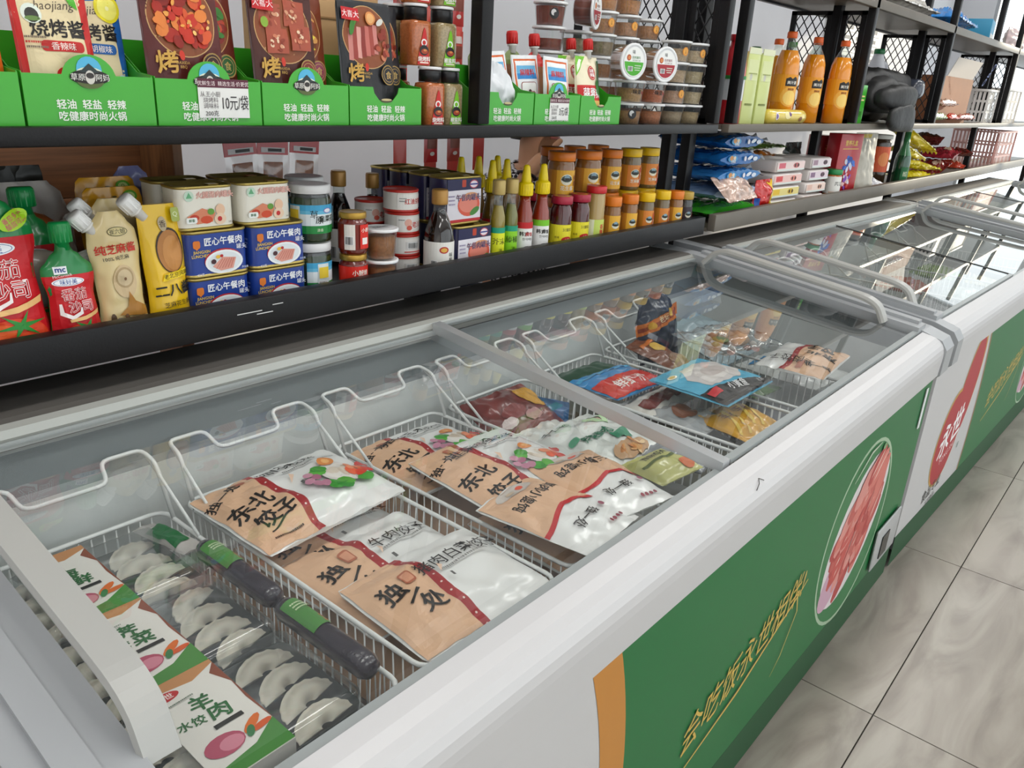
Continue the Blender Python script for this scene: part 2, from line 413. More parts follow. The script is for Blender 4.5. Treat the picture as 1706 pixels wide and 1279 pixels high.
# ================================================================== chest freezers
SL = (.795-.722)/(1.065-.43)
def lz(y, off=0): return .722+(y-.036)*SL+off      # freezer-local y (front panel = 0)
WHT = M('#cdcccd', .35); LGR = M('#a9acaf', .35); MGR = M('#8f9496', .4); DGR = M('#5e5b57', .45); ALU = M('#c9ccce', .3, .55)
LINER = M('#dfe4e3', .45, var=.12, vscale=9, bump=.15, bscale=25); RIMG = M('#757c7e', .4, var=.05, vscale=200)
def bent(path, wx, th, mat, mb, T=None, axis='x'):
    """flat bar of width wx (along x) and thickness th following path [(y,z)]"""
    n = len(path); up = []; dn = []
    for i, (y, z) in enumerate(path):
        a = path[max(0, i-1)]; b = path[min(n-1, i+1)]; dy, dz = b[0]-a[0], b[1]-a[1]; l = math.hypot(dy, dz)
        up.append((y-dz/l*th/2, z+dy/l*th/2)); dn.append((y+dz/l*th/2, z-dy/l*th/2))
    vs = []
    for i in range(n):
        for (q, e) in ((up[i], .82), (up[i], .82), (dn[i], 1), (dn[i], 1)):
            pass
        vs += [(-wx/2*.86, *up[i]), (wx/2*.86, *up[i]), (wx/2, *((up[i][0]+dn[i][0])/2, (up[i][1]+dn[i][1])/2)), (wx/2*.9, *dn[i]), (-wx/2*.9, *dn[i]), (-wx/2, *((up[i][0]+dn[i][0])/2, (up[i][1]+dn[i][1])/2))]
    k = 6; fs = [(i*k+j, (i+1)*k+j, (i+1)*k+(j+1) % k, i*k+(j+1) % k) for i in range(n-1) for j in range(k)]
    fs += [tuple(range(k)), tuple((n-1)*k+j for j in reversed(range(k)))]
    return mb.add(vs, fs, mat, False, T)
def smooth_path(pts, r=.03, seg=5):
    out = [pts[0]]
    for i in range(1, len(pts)-1):
        p, a, b = Vector(pts[i]), Vector(pts[i-1]), Vector(pts[i+1]); da = (a-p); db = (b-p)
        ra = min(r, da.length*.45); rb = min(r, db.length*.45); A = p+da.normalized()*ra; B = p+db.normalized()*rb
        for k in range(seg+1):
            t = k/seg; out.append(tuple((1-t)**2*A+2*t*(1-t)*p+t*t*B))
    return out+[pts[-1]]
def lid(parent, xa, xb, off, handle, L):
    """sliding glass lid from xa to xb; handle 'l' or 'r' (the end that carries the broad frame bar)"""
    ya, yb = .040, .672
    mb = MB()
    def bar(x0, x1, y0, y1, o0, o1, mat):
        vs = [(x, y, lz(y, o)) for o in (o0, o1) for y in (y0, y1) for x in (x0, x1)]
        mb.add(vs, [(0, 2, 3, 1), (4, 5, 7, 6), (0, 1, 5, 4), (2, 6, 7, 3), (0, 4, 6, 2), (1, 3, 7, 5)], mat)
    bw = .062
    if handle == 'l':
        bar(xa, xa+bw, ya, yb, off-.006, off+.014, LGR); bar(xa+.004, xa+bw*.5, ya+.01, yb-.01, off+.014, off+.022, LGR)
        bar(xb-.006, xb, ya, yb, off-.004, off+.004, M('#3a3c3c', .4))
        g0, g1 = xa+bw, xb-.006; hx = xa+bw+.012
    else:
        bar(xb-bw, xb, ya, yb, off-.006, off+.014, LGR); bar(xb-bw*.5, xb-.004, ya+.01, yb-.01, off+.014, off+.022, LGR)
        bar(xa, xa+.022, ya, yb, off-.012, off+.007, ALU)
        bar(xa+.022, xa+.026, ya, yb, off-.012, off+.002, M('#6d7072', .4))
        g0, g1 = xa+.026, xb-bw; hx = xb-bw-.012
    bar(g0, g1, ya, ya+.012, off-.004, off+.004, M('#9ea4a4', .3)); bar(g0, g1, yb-.012, yb, off-.004, off+.004, M('#9ea4a4', .3))
    fr = mb.build('sliding_lid', parent)
    gm = MB(); n = 1
    vs = [(x, y, lz(y, o)) for o in (off-.002, off+.002) for y in (ya+.012, yb-.012) for x in (g0, g1)]
    gm.add(vs, [(4, 5, 7, 6)], GLASS); gm.build('glass_pane', fr)
    hp = smooth_path([(.120, lz(.120, off+.004)), (.146, lz(.146, off+.050)), (.585, lz(.585, off+.055)), (.625, lz(.625, off+.004))], .05, 6)
    hm = MB(); bent(hp, .034, .013, M('#b4b4b0', .34), hm, Matrix.Translation((hx, 0, 0))); hm.build('handle', fr)
    return fr
def freezer(label, loc, rot, L, lids, cap_l=True):
    t = thing('chest_freezer', label, 'freezer', loc, rot)
    MB().box(0, L, 0, .83, .06, .10, M('#4a4c4c', .6)).box(.05, L-.05, .05, .78, 0, .06, M('#2b2b2b', .7)).build('base', t)
    MB().box(0, L, 0, .035, .1005, .6155, WHT).box(0, L, -.0005, .0, .005, .1, M('#17502c', .5)).build('front_panel', t)
    lip = [(-.012, .616), (-.021, .625), (-.023, .672), (-.0222, .684), (-.0195, .695), (-.0145, .704), (-.007, .7115), (.003, .717), (.016, .7205), (.036, .724), (.038, .716), (.038, .70), (.030, .616)]
    MB().prism(lip, .055, L-.075, WHT, 'x').build('front_lip', t)
    side = [(-.018, .617), (-.026, .625), (-.027, .69), (-.012, .712), (.036, .727), (.66, lz(.66, .004)), (.83, .806), (.83, .101), (.0355, .101), (.0355, .617)]
    for (a, b) in ((.0005, .054), (L-.074, L)):
        MB().prism(side, a, b, LGR, 'x').build('end_cap', t)
    led = [(.686, .79), (.690, .803), (.702, .806), (.83, .803), (.83, .74), (.70, .74)]
    MB().prism(led, .055, L-.075, DGR, 'x').build('rear_ledge', t)
    rr = [(.664, .793), (.667, .804), (.676, .809), (.685, .804), (.6855, .785), (.672, .775)]
    MB().prism(rr, .055, L-.075, M('#a9aaa4', .3, .3), 'x').build('rear_rail', t)
    MB().box(.055, L-.075, .79, .829, .1005, .739, WHT).build('back_panel', t)
    # liner: sloped grey rim, ledge, frosted white walls
    mb = MB(); a, b = .0545, L-.0745
    prof = [(.671, .774), (.652, .716), (.636, .712), (.630, .20), (.05, .20), (.046, .66), (.037, .664), (.0365, .70)]
    mats = [RIMG, MGR, LINER, LINER, LINER, MGR, RIMG]
    for k in range(len(prof)-1):
        (y0, z0), (y1, z1) = prof[k], prof[k+1]
        mb.add([(a, y0, z0), (b, y0, z0), (b, y1, z1), (a, y1, z1)], [(0, 1, 2, 3)], mats[k])
    for x in (a, b):
        mb.add([(x, .63, .20), (x, .05, .20), (x, .046, .66), (x, .636, .712)], [(0, 1, 2, 3)], LINER)
        mb.add([(x, .046, .66), (x, .636, .712), (x, .671, .774), (x, .0365, .70)], [(0, 1, 2, 3)], RIMG)
    mb.build('liner', t)
    for args in lids: lid(t, *args, L)
    return t
F1 = freezer('chest freezer with a green front showing gold script and sliced meat', (.115, .394, 0), 0, 2.075,
             [(.02, .955, -.010, 'l'), (.925, 2.035, .002, 'r')])
def fmap(x0): return flat((x0, 0, 0), (1, 0, 0), (0, 0, 1))
GRN, ORA = '#17703a', '#c8873a'
def clipcirc(cx, cz, r, z0, z1, n=14): return [(cx+math.sqrt(max(0, r*r-(z-cz)**2)), z) for z in [z0+(z1-z0)*i/n for i in range(n+1)]]
def meat_plate(cx, cz, r):
    S = [El(cx, cz, r, r*1.04, '#a9c2a4', 40), El(cx, cz, r*.965, r*1.0, '#2d7a45', 40)]
    S += [Pg([(cx-r*.95, cz-r*.22), (cx-r*.6, cz-r*.55), (cx+r*.5, cz-.12*r), (cx+r*.93, cz+r*.30), (cx+r*.70, cz+r*.68), (cx+r*.1, cz+r*.70), (cx-r*.55, cz+r*.25)], '#e6dfe0'),
          Pg([(cx-r*.82, cz-r*.2), (cx-r*.5, cz-r*.4), (cx-r*.2, cz-r*.2), (cx-r*.4, cz+r*.02)], '#cfa6bb')]
    rd = random.Random(5); d_, n_ = (.74, .67), (-.67, .74)
    S[2] = El(cx, cz+.05*r, .93*r, .66*r, '#e2dadb', 30, rot=42)
    S[3] = El(cx-.50*r, cz-.38*r, .34*r, .26*r, '#cfa6bb', 20, rot=42)
    for i in range(60):
        t = i/59*1.25-.55; q = rd.uniform(-1, 1)*.50*(1-.5*abs(t)); x = cx+r*(t*d_[0]*.95+q*n_[0]); z = cz+r*(.06+t*d_[1]*.95+q*n_[1]); a = rd.uniform(-16, 16)
        S.append(El(x, z, r*.11, r*.27, rd.choice(['#c9504a', '#b8403e', '#d9776c', '#e0938a', '#c65c55']), 10, rot=-46+a))
        if i % 2 == 0: S.append(El(x+4, z+4, r*.016, r*.2, '#f0c9bd', 8, rot=-46+a))
    S += [El(cx+r*.35, cz+r*.88, 14, 8, '#7aa874', 8), Ln([(cx-r*.5, cz+r*.75), (cx-r*.1, cz+r*.95), (cx+r*.2, cz+r*.97)], [2, 7, 2], '#c5d6bd')]
    return S
def script_art(x0, z0):
    gold = '#d8b552'
    return [Tx('会吃饭永世相伴!', x0+262, z0+92, 78, gold, .012, 8.5, .86, .35), Ln([(x0+10, z0-22), (x0+230, z0+22), (x0+480, z0+105), (x0+520, z0+122)], [3, 7, 6, 3], gold),
            Ln([(x0+468, z0+120), (x0+490, z0+60), (x0+440, z0-20), (x0+400, z0-50)], [5, 4, 3, 1], gold)]
X = -115
ar = clipcirc(-155+X, 300, 930, 101, 615); ao = clipcirc(-155+X, 300, 870, 101, 615)
S = [Pg(ar+[(2074, 615), (2074, 101)], GRN), Pg(ao+ar[::-1], ORA)]
S += meat_plate(1758+X, 322, 222) + script_art(935+X, 222)
art(S, fmap(0), 'printed_front', F1, base=.0006)
cp = MB(); cp.box(1.85, 2.05, -.010, -.004, .115, .235, M('#b5b6b6', .4), .004).box(1.855, 2.045, -.004, -.0025, .12, .23, M('#8d8f90', .5)).build('control_plate', F1)
MB().box(1.90, 1.96, -.0125, -.0102, .135, .2, M('#15181b', .2)).build('temperature_display', F1)
MB().box(2.012, 2.03, -.0045, -.0032, .47, .58, M('#eef0f2', .4)).build('energy_sticker', F1)
mb = MB(); mb.tube([(.93, -.0155, .7055), (.945, -.012, .710), (.955, -.006, .713), (.962, -.012, .7095)], .0006, M('#4a4640', .6), 4)
mb.build('stray_hair', F1)

F2 = freezer('chest freezer with red heart logo on its white and green front', (2.232, .394, 0), math.radians(-1.6), 2.0,
             [(.02, .915, .002, 'l'), (.885, 1.965, -.010, 'r')])
def heart(cx, cz, s, c):
    return [El(cx-.12*s, cz-.12*s, .50*s, .62*s, c, 28, rot=-18), El(cx+.34*s, cz+.42*s, .36*s, .72*s, c, 28, rot=-14)]
ar = clipcirc(-250, 260, 900, 101, 615); ao = clipcirc(-262, 260, 900, 101, 615)
S = [Pg(ar+[(1999, 615), (1999, 101)], GRN), Pg(ao+ar[::-1], '#a8794c')]
S += heart(372, 338, 258, '#c9a24e') + heart(374, 334, 244, '#b3222f')
S += [Tx('永世', 372, 320, 118, '#ffffff', .045, 12, .95, .2), Tx('YONG SHI', 378, 245, 30, '#f2d9d9', .01, 12), Tx('食品专业', 300, 150, 46, '#2a2a2a', .02, 4), Tx('·冷冻食品·', 310, 108, 24, '#444444', .01, 4), Tx('®', 520, 230, 30, '#35624b', .01)]
S += script_art(800, 250) + meat_plate(1600, 300, 200)
art(S, fmap(0), 'printed_front', F2, base=.0006)
F3 = freezer('plain green fronted chest freezer standing beyond the heart logo freezer', (4.262, .36, 0), math.radians(-1.2), 2.2, [(.02, 1.05, .002, 'l'), (1.02, 2.16, -.010, 'r')])
S = [R(0, 101, 2199, 615, GRN)] + script_art(700, 250)
art(S, fmap(0), 'printed_front', F3, base=.0006)

# ------------------------------------------------------------------ wire baskets in the freezers
WIRE = M('#e4e7e6', .35)
def make_basket(label):
    t = thing('wire_basket', label, 'basket', (0, 0, 0), 0, None)
    hw, yf, yb, zr, zb = .118, .100, .604, .652, .40        # freezer-local
    def rim(z, ins=0, r=.003):
        c = .02; p = []
        for (cx, cy, a) in ((hw-c-ins, yb-c-ins, 0), (-hw+c+ins, yb-c-ins, 90), (-hw+c+ins, yf+c+ins, 180), (hw-c-ins, yf+c+ins, 270)):
            for i in range(5): q = math.radians(a+22.5*i); p.append((cx+c*math.cos(q), cy+c*math.sin(q), z))
        return p
    MB().tube(rim(zr), .0032, WIRE, 6, True).build('rim', t)
    mb = MB()
    for z, i_ in ((.53, .004), (.42, .008), (.41, .01)): mb.tube(rim(z, i_), .0016, WIRE, 5, True)
    y = yf+.02
    while y < yb-.015:
        mb.tube([(-hw, y, zr), (-hw+.008, y, .42), (hw-.008, y, .42), (hw, y, zr)], .0013, WIRE, 4); y += .0165
    x = -hw+.02
    while x < hw-.015:
        mb.tube([(x, yf, zr), (x, yf+.008, .425), (x, yb-.008, .425), (x, yb, zr)], .0013, WIRE, 4); x += .0165
    o = mb.build('wire_mesh', t); o['kind'] = 'stuff'
    # rear hanger: two hooks laid on the ledge with a dipped bar between
    p = [(-hw, yb-.03, zr), (-hw+.002, yb+.004, .728), (-hw+.004, yb+.040, .735), (-hw+.06, yb+.040, .735), (-hw+.066, yb+.008, .716), (hw-.066, yb+.008, .716), (hw-.06, yb+.040, .735), (hw-.004, yb+.040, .735), (hw-.002, yb+.004, .728), (hw, yb-.03, zr)]
    MB().tube(smooth_path(p, .012, 3), .0032, WIRE, 6).build('rear_hanger', t)
    for s_ in (-1, 1):
        MB().tube([(s_*(hw-.003), yb+.03, .733), (s_*(hw), yb-.10, zr)], .0026, WIRE, 6).build('brace', t)
    p = [(-hw+.01, yf+.005, zr), (-hw+.012, yf-.025, .678), (-hw+.014, yf-.058, .682), (hw-.014, yf-.058, .682), (hw-.012, yf-.025, .678), (hw-.01, yf+.005, zr)]
    MB().tube(smooth_path(p, .014, 3), .0032, WIRE, 6).build('front_hanger', t)
    return t
bk0 = make_basket('white wire basket holding trays of dumplings beside black rolls')
BX = [.335, .603, .871, 1.138, 1.400, 1.675]
BL = ['white wire basket holding trays of dumplings beside black rolls', 'white wire basket heaped with peach and white dumpling bags labelled for beef',
      'white wire basket with corn dumpling bags and two small wonton bags', 'white wire basket under the lid joint with frozen red meat pack',
      'white wire basket holding a blue and black packet of frozen food', 'white wire basket holding a dark blue bag and a clear bag']
bk0.location = (BX[0], .394, 0)
for x, l in zip(BX[1:], BL[1:]): dup(bk0, (x, .394, 0), 0, l)
for bx_, l in ((2.55, 'white wire basket in the logo freezer under its raised handle'), (2.82, 'white wire basket in the logo freezer beside the lid joint'), (3.45, 'white wire basket in the logo freezer beyond the lid joint'), (3.85, 'white wire basket at the far end of the logo freezer')):
    dup(bk0, (bx_, .394-(bx_-2.232)*.02793, 0), math.radians(-1.6), l)

# ================================================================== goods: builders
def interp(tab, v):
    if v <= tab[0][0]: return tab[0][1]
    for (a, fa), (b, fb) in zip(tab, tab[1:]):
        if v <= b:
            t = (v-a)/(b-a) if b > a else 1; t = t*t*(3-2*t); return fa+(fb-fa)*t
    return tab[-1][1]
RECT = [(0, .97), (.06, 1), (.94, 1), (1, .97)]
PILLOW = [(0, .04), (.05, .10), (.25, .85), (.5, 1), (.75, .85), (.95, .10), (1, .04)]
STAND = [(0, .9), (.15, 1), (.5, .8), (.85, .25), (.93, .05), (1, .03)]
def bag(name, label, cat, loc, rot, w, h, t, mat, shapes=(), outline=RECT, bulge=PILLOW, seed=0, crk=.0012, group=None, nu=30, nv=34, cut=5, back=1.0, fr=9, base=.0011):
    """filled pouch or pillow bag: front face towards -y, standing on z=0; print follows the bulge"""
    o = thing(name, label, cat, loc, rot, group)
    sv = Vector((seed*3.7, seed*1.3, 0))
    def fy(x, z):
        v = min(1, max(0, z/h)); hw = w/2*interp(outline, v); u = min(1, abs(x)/hw) if hw > 0 else 1
        q = (1-u**2.6)**.75 if u < 1 else 0
        c = noise.noise(Vector((x*fr*6, z*fr*4, 0))+sv)*crk*2 + noise.noise(Vector((x*fr*11, z*fr*8, 3))+sv)*crk*.6
        return t/2*interp(bulge, v)*q + c*min(1, q*2+.25)
    def F(a, b):
        z = b*h; x = (2*a-1)*w/2*interp(outline, b); return (x, -fy(x, z), z)
    def B(a, b):
        z = b*h; x = (2*a-1)*w/2*interp(outline, b); return (x, fy(x, z)*back+.0006, z)
    mb = MB(); mb.grid(F, nu, nv, mat); mb.grid(B, nu, nv, mat, flip=True)
    for b in (0, 1): mb.grid(lambda a, c: tuple(Vector(F(a, b))*(1-c)+Vector(B(a, b))*c), nu, 1, mat, flip=(b == 0))
    mb.build('bag_film', o)
    if isinstance(rot, tuple) and abs(rot[0]) < .6:      # a leaning bag still stands on its lowest point
        e = Matrix.Rotation(rot[2], 3, 'Z') @ Matrix.Rotation(rot[1], 3, 'Y') @ Matrix.Rotation(rot[0], 3, 'X')
        o.location.z += .0004-min((e @ Vector(v)).z for v in mb.v)
    if shapes: art(list(shapes), lambda u, v, off: Vector((u, -fy(u, v)-off, v)), 'printed_face', o, cut, cut, base=base, step=.0003)
    return o
FILMW = dict(rough=.26, coat=.3)
def fm(h): return M(h, .28, coat=.35)
def spout(o, x, z, ang, capm, r=.0115, l=.026, y=0):
    T = Matrix.Translation((x, y, z)) @ Matrix.Rotation(ang, 4, 'Y')
    mb = MB(); mb.lathe([(r*.62, -.008), (r*.62, .006), (r*.9, .007), (r*.9, .010), (r*.62, .0105)], M('#e9e7e2', .4), 14, T); nk = mb.build('spout', o)
    mb = MB(); mb.lathe([(r, .011), (r, .011+l*.86), (r*.9, .011+l), (r*.3, .011+l)], capm, 18, T)
    for i in range(12):
        a = 2*PI*i/12; mb.box(r*.97, r*1.04, -.0009, .0009, .012, .011+l*.8, capm, T=T @ Matrix.Rotation(a, 4, 'Z'))
    mb.build('cap', o)
def rrect(w, d, r, n=5):
    p = []
    for (cx, cy, a) in ((w/2-r, d/2-r, 0), (-w/2+r, d/2-r, 90), (-w/2+r, -d/2+r, 180), (w/2-r, -d/2+r, 270)):
        for i in range(n+1): t = math.radians(a+90*i/n); p.append((cx+r*math.cos(t), cy+r*math.sin(t)))
    return p
def loft(mb, secs, mat, cap0=True, cap1=True, smooth=True):
    """secs: list of (outline, z), same point count"""
    n = len(secs[0][0]); vs = [(x, y, z) for p, z in secs for x, y in p]
    fs = [(j*n+i, j*n+(i+1) % n, (j+1)*n+(i+1) % n, (j+1)*n+i) for j in range(len(secs)-1) for i in range(n)]
    if cap0: fs.append(tuple(reversed(range(n))))
    if cap1: fs.append(tuple((len(secs)-1)*n+i for i in range(n)))
    return mb.add(vs, fs, mat, smooth)
GOLD = M('#b9a45c', .3, .75); TINR = M('#c6c2b2', .3, .8)
def tin(name, label, loc, rot, w, d, h, body, shapes, rim=GOLD, group=None, r=.016, cat='can', sides=()):
    o = thing(name, label, cat, loc, rot, group)
    mb = MB(); loft(mb, [(rrect(w, d, r), .004), (rrect(w, d, r), h-.004)], body, False, False); mb.build('body', o)
    mb = MB(); e = .0016
    loft(mb, [(rrect(w, d, r), 0), (rrect(w+2*e, d+2*e, r+e), .0008), (rrect(w+2*e, d+2*e, r+e), .0035), (rrect(w, d, r), .005)], rim, True, False); mb.build('bottom_rim', o)
    mb = MB()
    loft(mb, [(rrect(w, d, r), h-.005), (rrect(w+2*e, d+2*e, r+e), h-.0035), (rrect(w+2*e, d+2*e, r+e), h-.0006), (rrect(w-.001, d-.001, r), h), (rrect(w-.005, d-.005, r*.9), h-.0006), (rrect(w-.007, d-.007, r*.85), h-.004), (rrect(w*.72, d*.7, r*.6), h-.0035), (rrect(w*.70, d*.68, r*.6), h-.0045)], rim, False, True)
    mb.box(w*.18, w*.36, -.006, .006, h-.0035, h-.002, rim); mb.build('lid', o)
    art(shapes, front(-d/2, 0), 'printed_label', o)
    if sides: art(list(sides), flat((-w/2, 0, 0), (0, -1, 0), (0, 0, 1)), 'printed_side', o)
    return o
def jar(name, label, loc, r, h, lidm, bodym, shapes, lidh=.014, lidr=1.02, shoulder=.16, neck=.88, band=None, a0=-115, group=None, cat='jar', clear=None, base=.0007, waist=0, sq=0, rot=0, lidtop=None):
    """squat jar: glass body, screw lid, wrapped paper label (shapes in mm: u around, v up)"""
    o = thing(name, label, cat, loc, rot, group)
    hb = h-lidh; z1 = hb*(1-shoulder)
    prof = [(r*.9, 0), (r*.985, .004), (r, .009), (r*(1-waist), z1*.5), (r, z1), (r*.97, z1+(hb-z1)*.45), (r*neck, z1+(hb-z1)*.8), (r*neck, hb)]
    mats = [bodym]*5+[clear or bodym]*2
    MB().lathe(prof, mats, 26, sq=sq).build('body', o)
    lr = r*lidr
    MB().lathe([(lr*.98, hb), (lr, hb+.001), (lr, h-.002), (lr*.96, h), (lr*.80, h), (lr*.76, h-.0008)], lidm, 28, sq=0).build('lid', o)
    if lidtop: art(lidtop, flat((0, 0, h-.0008), (1, 0, 0), (0, 1, 0)), 'lid_print', o)
    if shapes: art(shapes, cyl(r*(1-waist*.5), 0, a0), 'printed_label', o, cu=r*1000*.22, base=base)
    return o
def lab(w, z0, z1, c): return R(-w/2, z0, w/2, z1, c)

# ------------------------------------------------------------------ green display boxes on the upper shelf
GB = '#3fae2a'; GBM = M(GB, .32, coat=.15)
def emblem(cx, cz, s):
    return [El(cx, cz+.25*s, .62*s, .62*s, '#58b8e0', 18), El(cx, cz+.02*s, .70*s, .36*s, '#e8f0d8', 18), El(cx, cz-.1*s, .98*s, .36*s, '#1e1a18', 22), El(cx, cz-.28*s, .66*s, .36*s, '#5d6a38', 18), El(cx, cz-.12*s, .92*s, .29*s, '#2a2421', 22),
            Pg([(cx-.5*s, cz+.12*s), (cx, cz+.55*s), (cx+.5*s, cz+.12*s)], '#2f3a3a'), El(cx, cz-.1*s, .24*s, .33*s, '#d8d4cc', 14), El(cx, cz-.02*s, .2*s, .14*s, '#3a3432', 12),
            Tx('草原', cx-.6*s, cz-.1*s, .36*s, '#e8e8e0', .03), Tx('阿妈', cx+.6*s, cz-.1*s, .36*s, '#e8e8e0', .03)]
def green_box(label, x, y, kind='tab', w=.166, d=.118, hf=.066, rot=0, textx=-2):
    o = thing('display_box', label, 'box', (x, y, ZU), rot, None)
    th = .0014; ol = [(-w/2, 0), (w/2, 0), (w/2, hf)]
    if kind == 'tab':
        c, r = -.001, .034
        ol += [(c+r*1.0, hf)]+[(c+r*math.cos(math.radians(a)), hf-.004+r*.86*math.sin(math.radians(a))) for a in range(12, 180, 12)]+[(c-r, hf)]
    elif kind == 'notch':
        c, r = -.002, .030
        ol += [(c+r, hf), (c+r*.9, hf-.010), (c+r*.55, hf-.021), (c, hf-.025), (c-r*.55, hf-.021), (c-r*.9, hf-.010), (c-r, hf)]
    ol += [(-w/2, hf)]
    MB().prism(ol, 0, th, GBM).build('front_panel', o)
    for s_ in (-1, 1):
        x0 = s_*(w/2-th/2)
        MB().prism([(th, .0), (d, .0), (d, .115), (d*.35, hf+.006), (th, hf+.002)], x0-th/2, x0+th/2, GBM, 'x').build('side_panel', o)
    MB().box(-w/2+th, w/2-th, d-th, d, 0, .115, GBM).build('back_panel', o)
    MB().box(-w/2+th, w/2-th, th, d-th, 0, th, GBM).build('base_panel', o)
    S = [Tx('轻油  轻盐  轻辣', textx, 30, 12.5, '#f4f8ee', .045), Tx('吃健康时尚火锅', textx, 15.5, 12.5, '#f4f8ee', .045)]
    if kind == 'tab': S += emblem(-1, 66, 26)
    else: S += [El(-2, 44, 14, 3.4, '#4a4a2a', 14), El(-2, 45.5, 12, 2, '#c9b98a', 12)]
    art(S, front(0, 0), 'printed_text', o, base=.0004)
    return o
gx = [(.318, 'tab', 'green display box holding an orange sauce pouch'), (.4875, 'tab', 'green display box holding beige barbecue sauce pouches'), (.6565, 'tab', 'green display box with a white ten-yuan price tag'),
      (.8255, 'tab', 'green display box holding roast meat square seasoning pouches'), (.9945, 'notch', 'green display box holding sliced steak seasoning pouches')]
for x, k, l in gx: green_box(l, x, 1.139, k)
green_box('green display box with a notched front holding a crumpled white sheet', 1.324, 1.139, 'notch')
green_box('green display box with a three-yuan price tag', 1.4935, 1.139, 'tab', w=.164)
green_box('green display box holding garlic chilli sauce pouches', 1.6625, 1.139, 'notch')
def price_tag(label, x, z, big, w=.082, h=.054, yy=1.1375):
    o = thing('price_tag', label, 'price tag', (x, yy, z), 0)
    MB().box(-w/2, w/2, -.0006, 0, 0, h, M('#eeeeea', .4)).build('card', o)
    W, H = w*1000, h*1000
    S = [R(-W/2, H*.78, W/2, H, '#5d1f34'), Tx('优鲜生活  精选生活·价更优', 0, H*.885, H*.13, '#f0e0e0', .02), Tx(big, W*.22, H*.40, H*.42, '#2b2326', .02, 0, .62), Tx('从王小厨\n烧烤料\n调味料', -W*.27, H*.46, H*.15, '#6a6266', .01), Tx('200克', -W*.26, H*.12, H*.16, '#3a3236', .02)]
    art(S, front(-.0006, 0), 'printed_face', o, base=.0002)
price_tag('white price tag reading ten yuan on a green box', .676, ZU+.014, '10元/袋')
price_tag('white price tag reading three yuan on a green box', 1.497, ZU+.012, '3元/袋', .07, .047)

# pouches standing in the boxes
BZ = ZU+.0016
def bbq(label, x, y, edge, flav, name, seed, lemon=False, rot=0):
    W = 92; S = [R(-W/2+1, 2, W/2-1, 173, '#e3d2a8'), R(W/2-11, 2, W/2-1, 173, edge), R(-W/2+1, 2, -W/2+8, 173, edge),
         Pg([(-W/2+1, 150), (W/2-1, 160), (W/2-1, 174), (-W/2+1, 174)], edge), Tx('shaojiang', 2, 142, 15, '#5a4c40', .005, 4, 1, .3), Tx('烧烤酱', 4, 116, 23, '#1f1a18', .05),
         RR(-20, 88, 32, 101, 5, edge), Tx(flav, 6, 94.5, 10, '#f6ece4', .03), El(-24, 132, 12, 12, '#dfe8dc', 16), El(-24, 130, 8, 9, '#3a3a36', 14), El(-24, 126, 9, 3, '#6a8a4a', 12)]
    if lemon: S += [El(30, 148, 18, 19, '#e8d92a', 20), El(30, 148, 14, 15, '#f2ea70', 18), El(30, 148, 3, 3, '#f8f4b0', 8)]
    else: S += [Pg([(10, 172), (24, 146), (33, 140), (32, 160), (22, 173)], '#4fae2c')] + food(3, 14, 62, 24, 14, ['#c8241e', '#e04030', '#a81818'], 10)
    S += [El(-20, 52, 18, 8, '#2a2420', 14), El(0, 46, 26, 9, '#b8281e', 14), El(34, 55, 7, 7, '#c9dcec', 14)] + scribble(seed, -38, -14, 104, 2.5, '#7a6a5a')+scribble(seed+1, -38, -14, 98, 2.5, '#c03028')+scribble(seed+2, -38, -14, 92, 2.5, '#7a6a5a')
    return bag(name, label, 'sauce pouch', (x, y, BZ), (math.radians(-7), 0, rot), .094, .175, .028, fm(edge), S, seed=seed, crk=.0015, bulge=STAND)
bbq('beige barbecue sauce pouch with red edge and spicy flavour band', .462, 1.160, '#c42420', '香辣味', 'sauce_pouch', 1)
bbq('beige barbecue sauce pouch with blue edge and a lemon slice', .5205, 1.196, '#1d5fa8', '黑胡椒味', 'sauce_pouch', 2, True)
bag('sauce_pouch', 'orange sauce pouch standing beside the beige barbecue sauce pouches', 'sauce pouch', (.352, 1.165, BZ), (math.radians(-7), 0, 0), .092, .17, .026, fm('#e0641c'), [El(25, 60, 12, 12, '#e8e0dc', 14), R(-40, 90, 40, 140, '#e8842a')], seed=3, bulge=STAND)
def kao(label, x, y, dark, pic, seed, pr, rot=0, tilt=-6, logo=True, wx=0):
    W = 116; S = [R(-W/2+1, 2, W/2-1, 196, dark)]
    S += [El(wx, 142, 51, 51, '#c9a06a', 44), El(wx, 142, 49.5, 49.5, '#8a4a28', 44)] + pic
    if logo: S += [Pg([(-54, 168), (-18, 166), (-17, 186), (-53, 187)], '#c41f24'), Tx('大喜大', -35, 177, 12, '#f8ecec', .03, -2)]
    S += [Tx('烤', -34, 84, 32, '#cfa24a', .05, 4), El(-12, 93, 4, 7, '#c8321e', 10), Tx('DAXIDA\nBBQ', -12, 80, 5.5, '#c8a050', .01), El(36, 82, 17, 17, '#a8884a', 20), El(36, 82, 15, 15, pr, 20), El(36, 82, 12, 12, '#b8985a', 18), El(36, 82, 11, 11, pr, 18), Tx('食', 36, 82, 14, '#c8a862', .02)]
    return bag('seasoning_pouch', label, 'seasoning pouch', (x, y, BZ), (math.radians(tilt), 0, rot), .118, .20, .022, fm(dark), S, seed=seed, crk=.001, bulge=STAND)
chil = food(11, 0, 142, 46, 45, ['#c4301c', '#a82818', '#d8582c', '#e0803a', '#8e2014'], 60, .23)+food(12, 4, 144, 42, 40, ['#e8a04a', '#f0c070', '#d84028'], 14, .10)
kao('dark red seasoning pouch with a chilli meat window behind the price tag', .636, 1.158, '#5a1f1c', chil, 5, '#3a1a18')
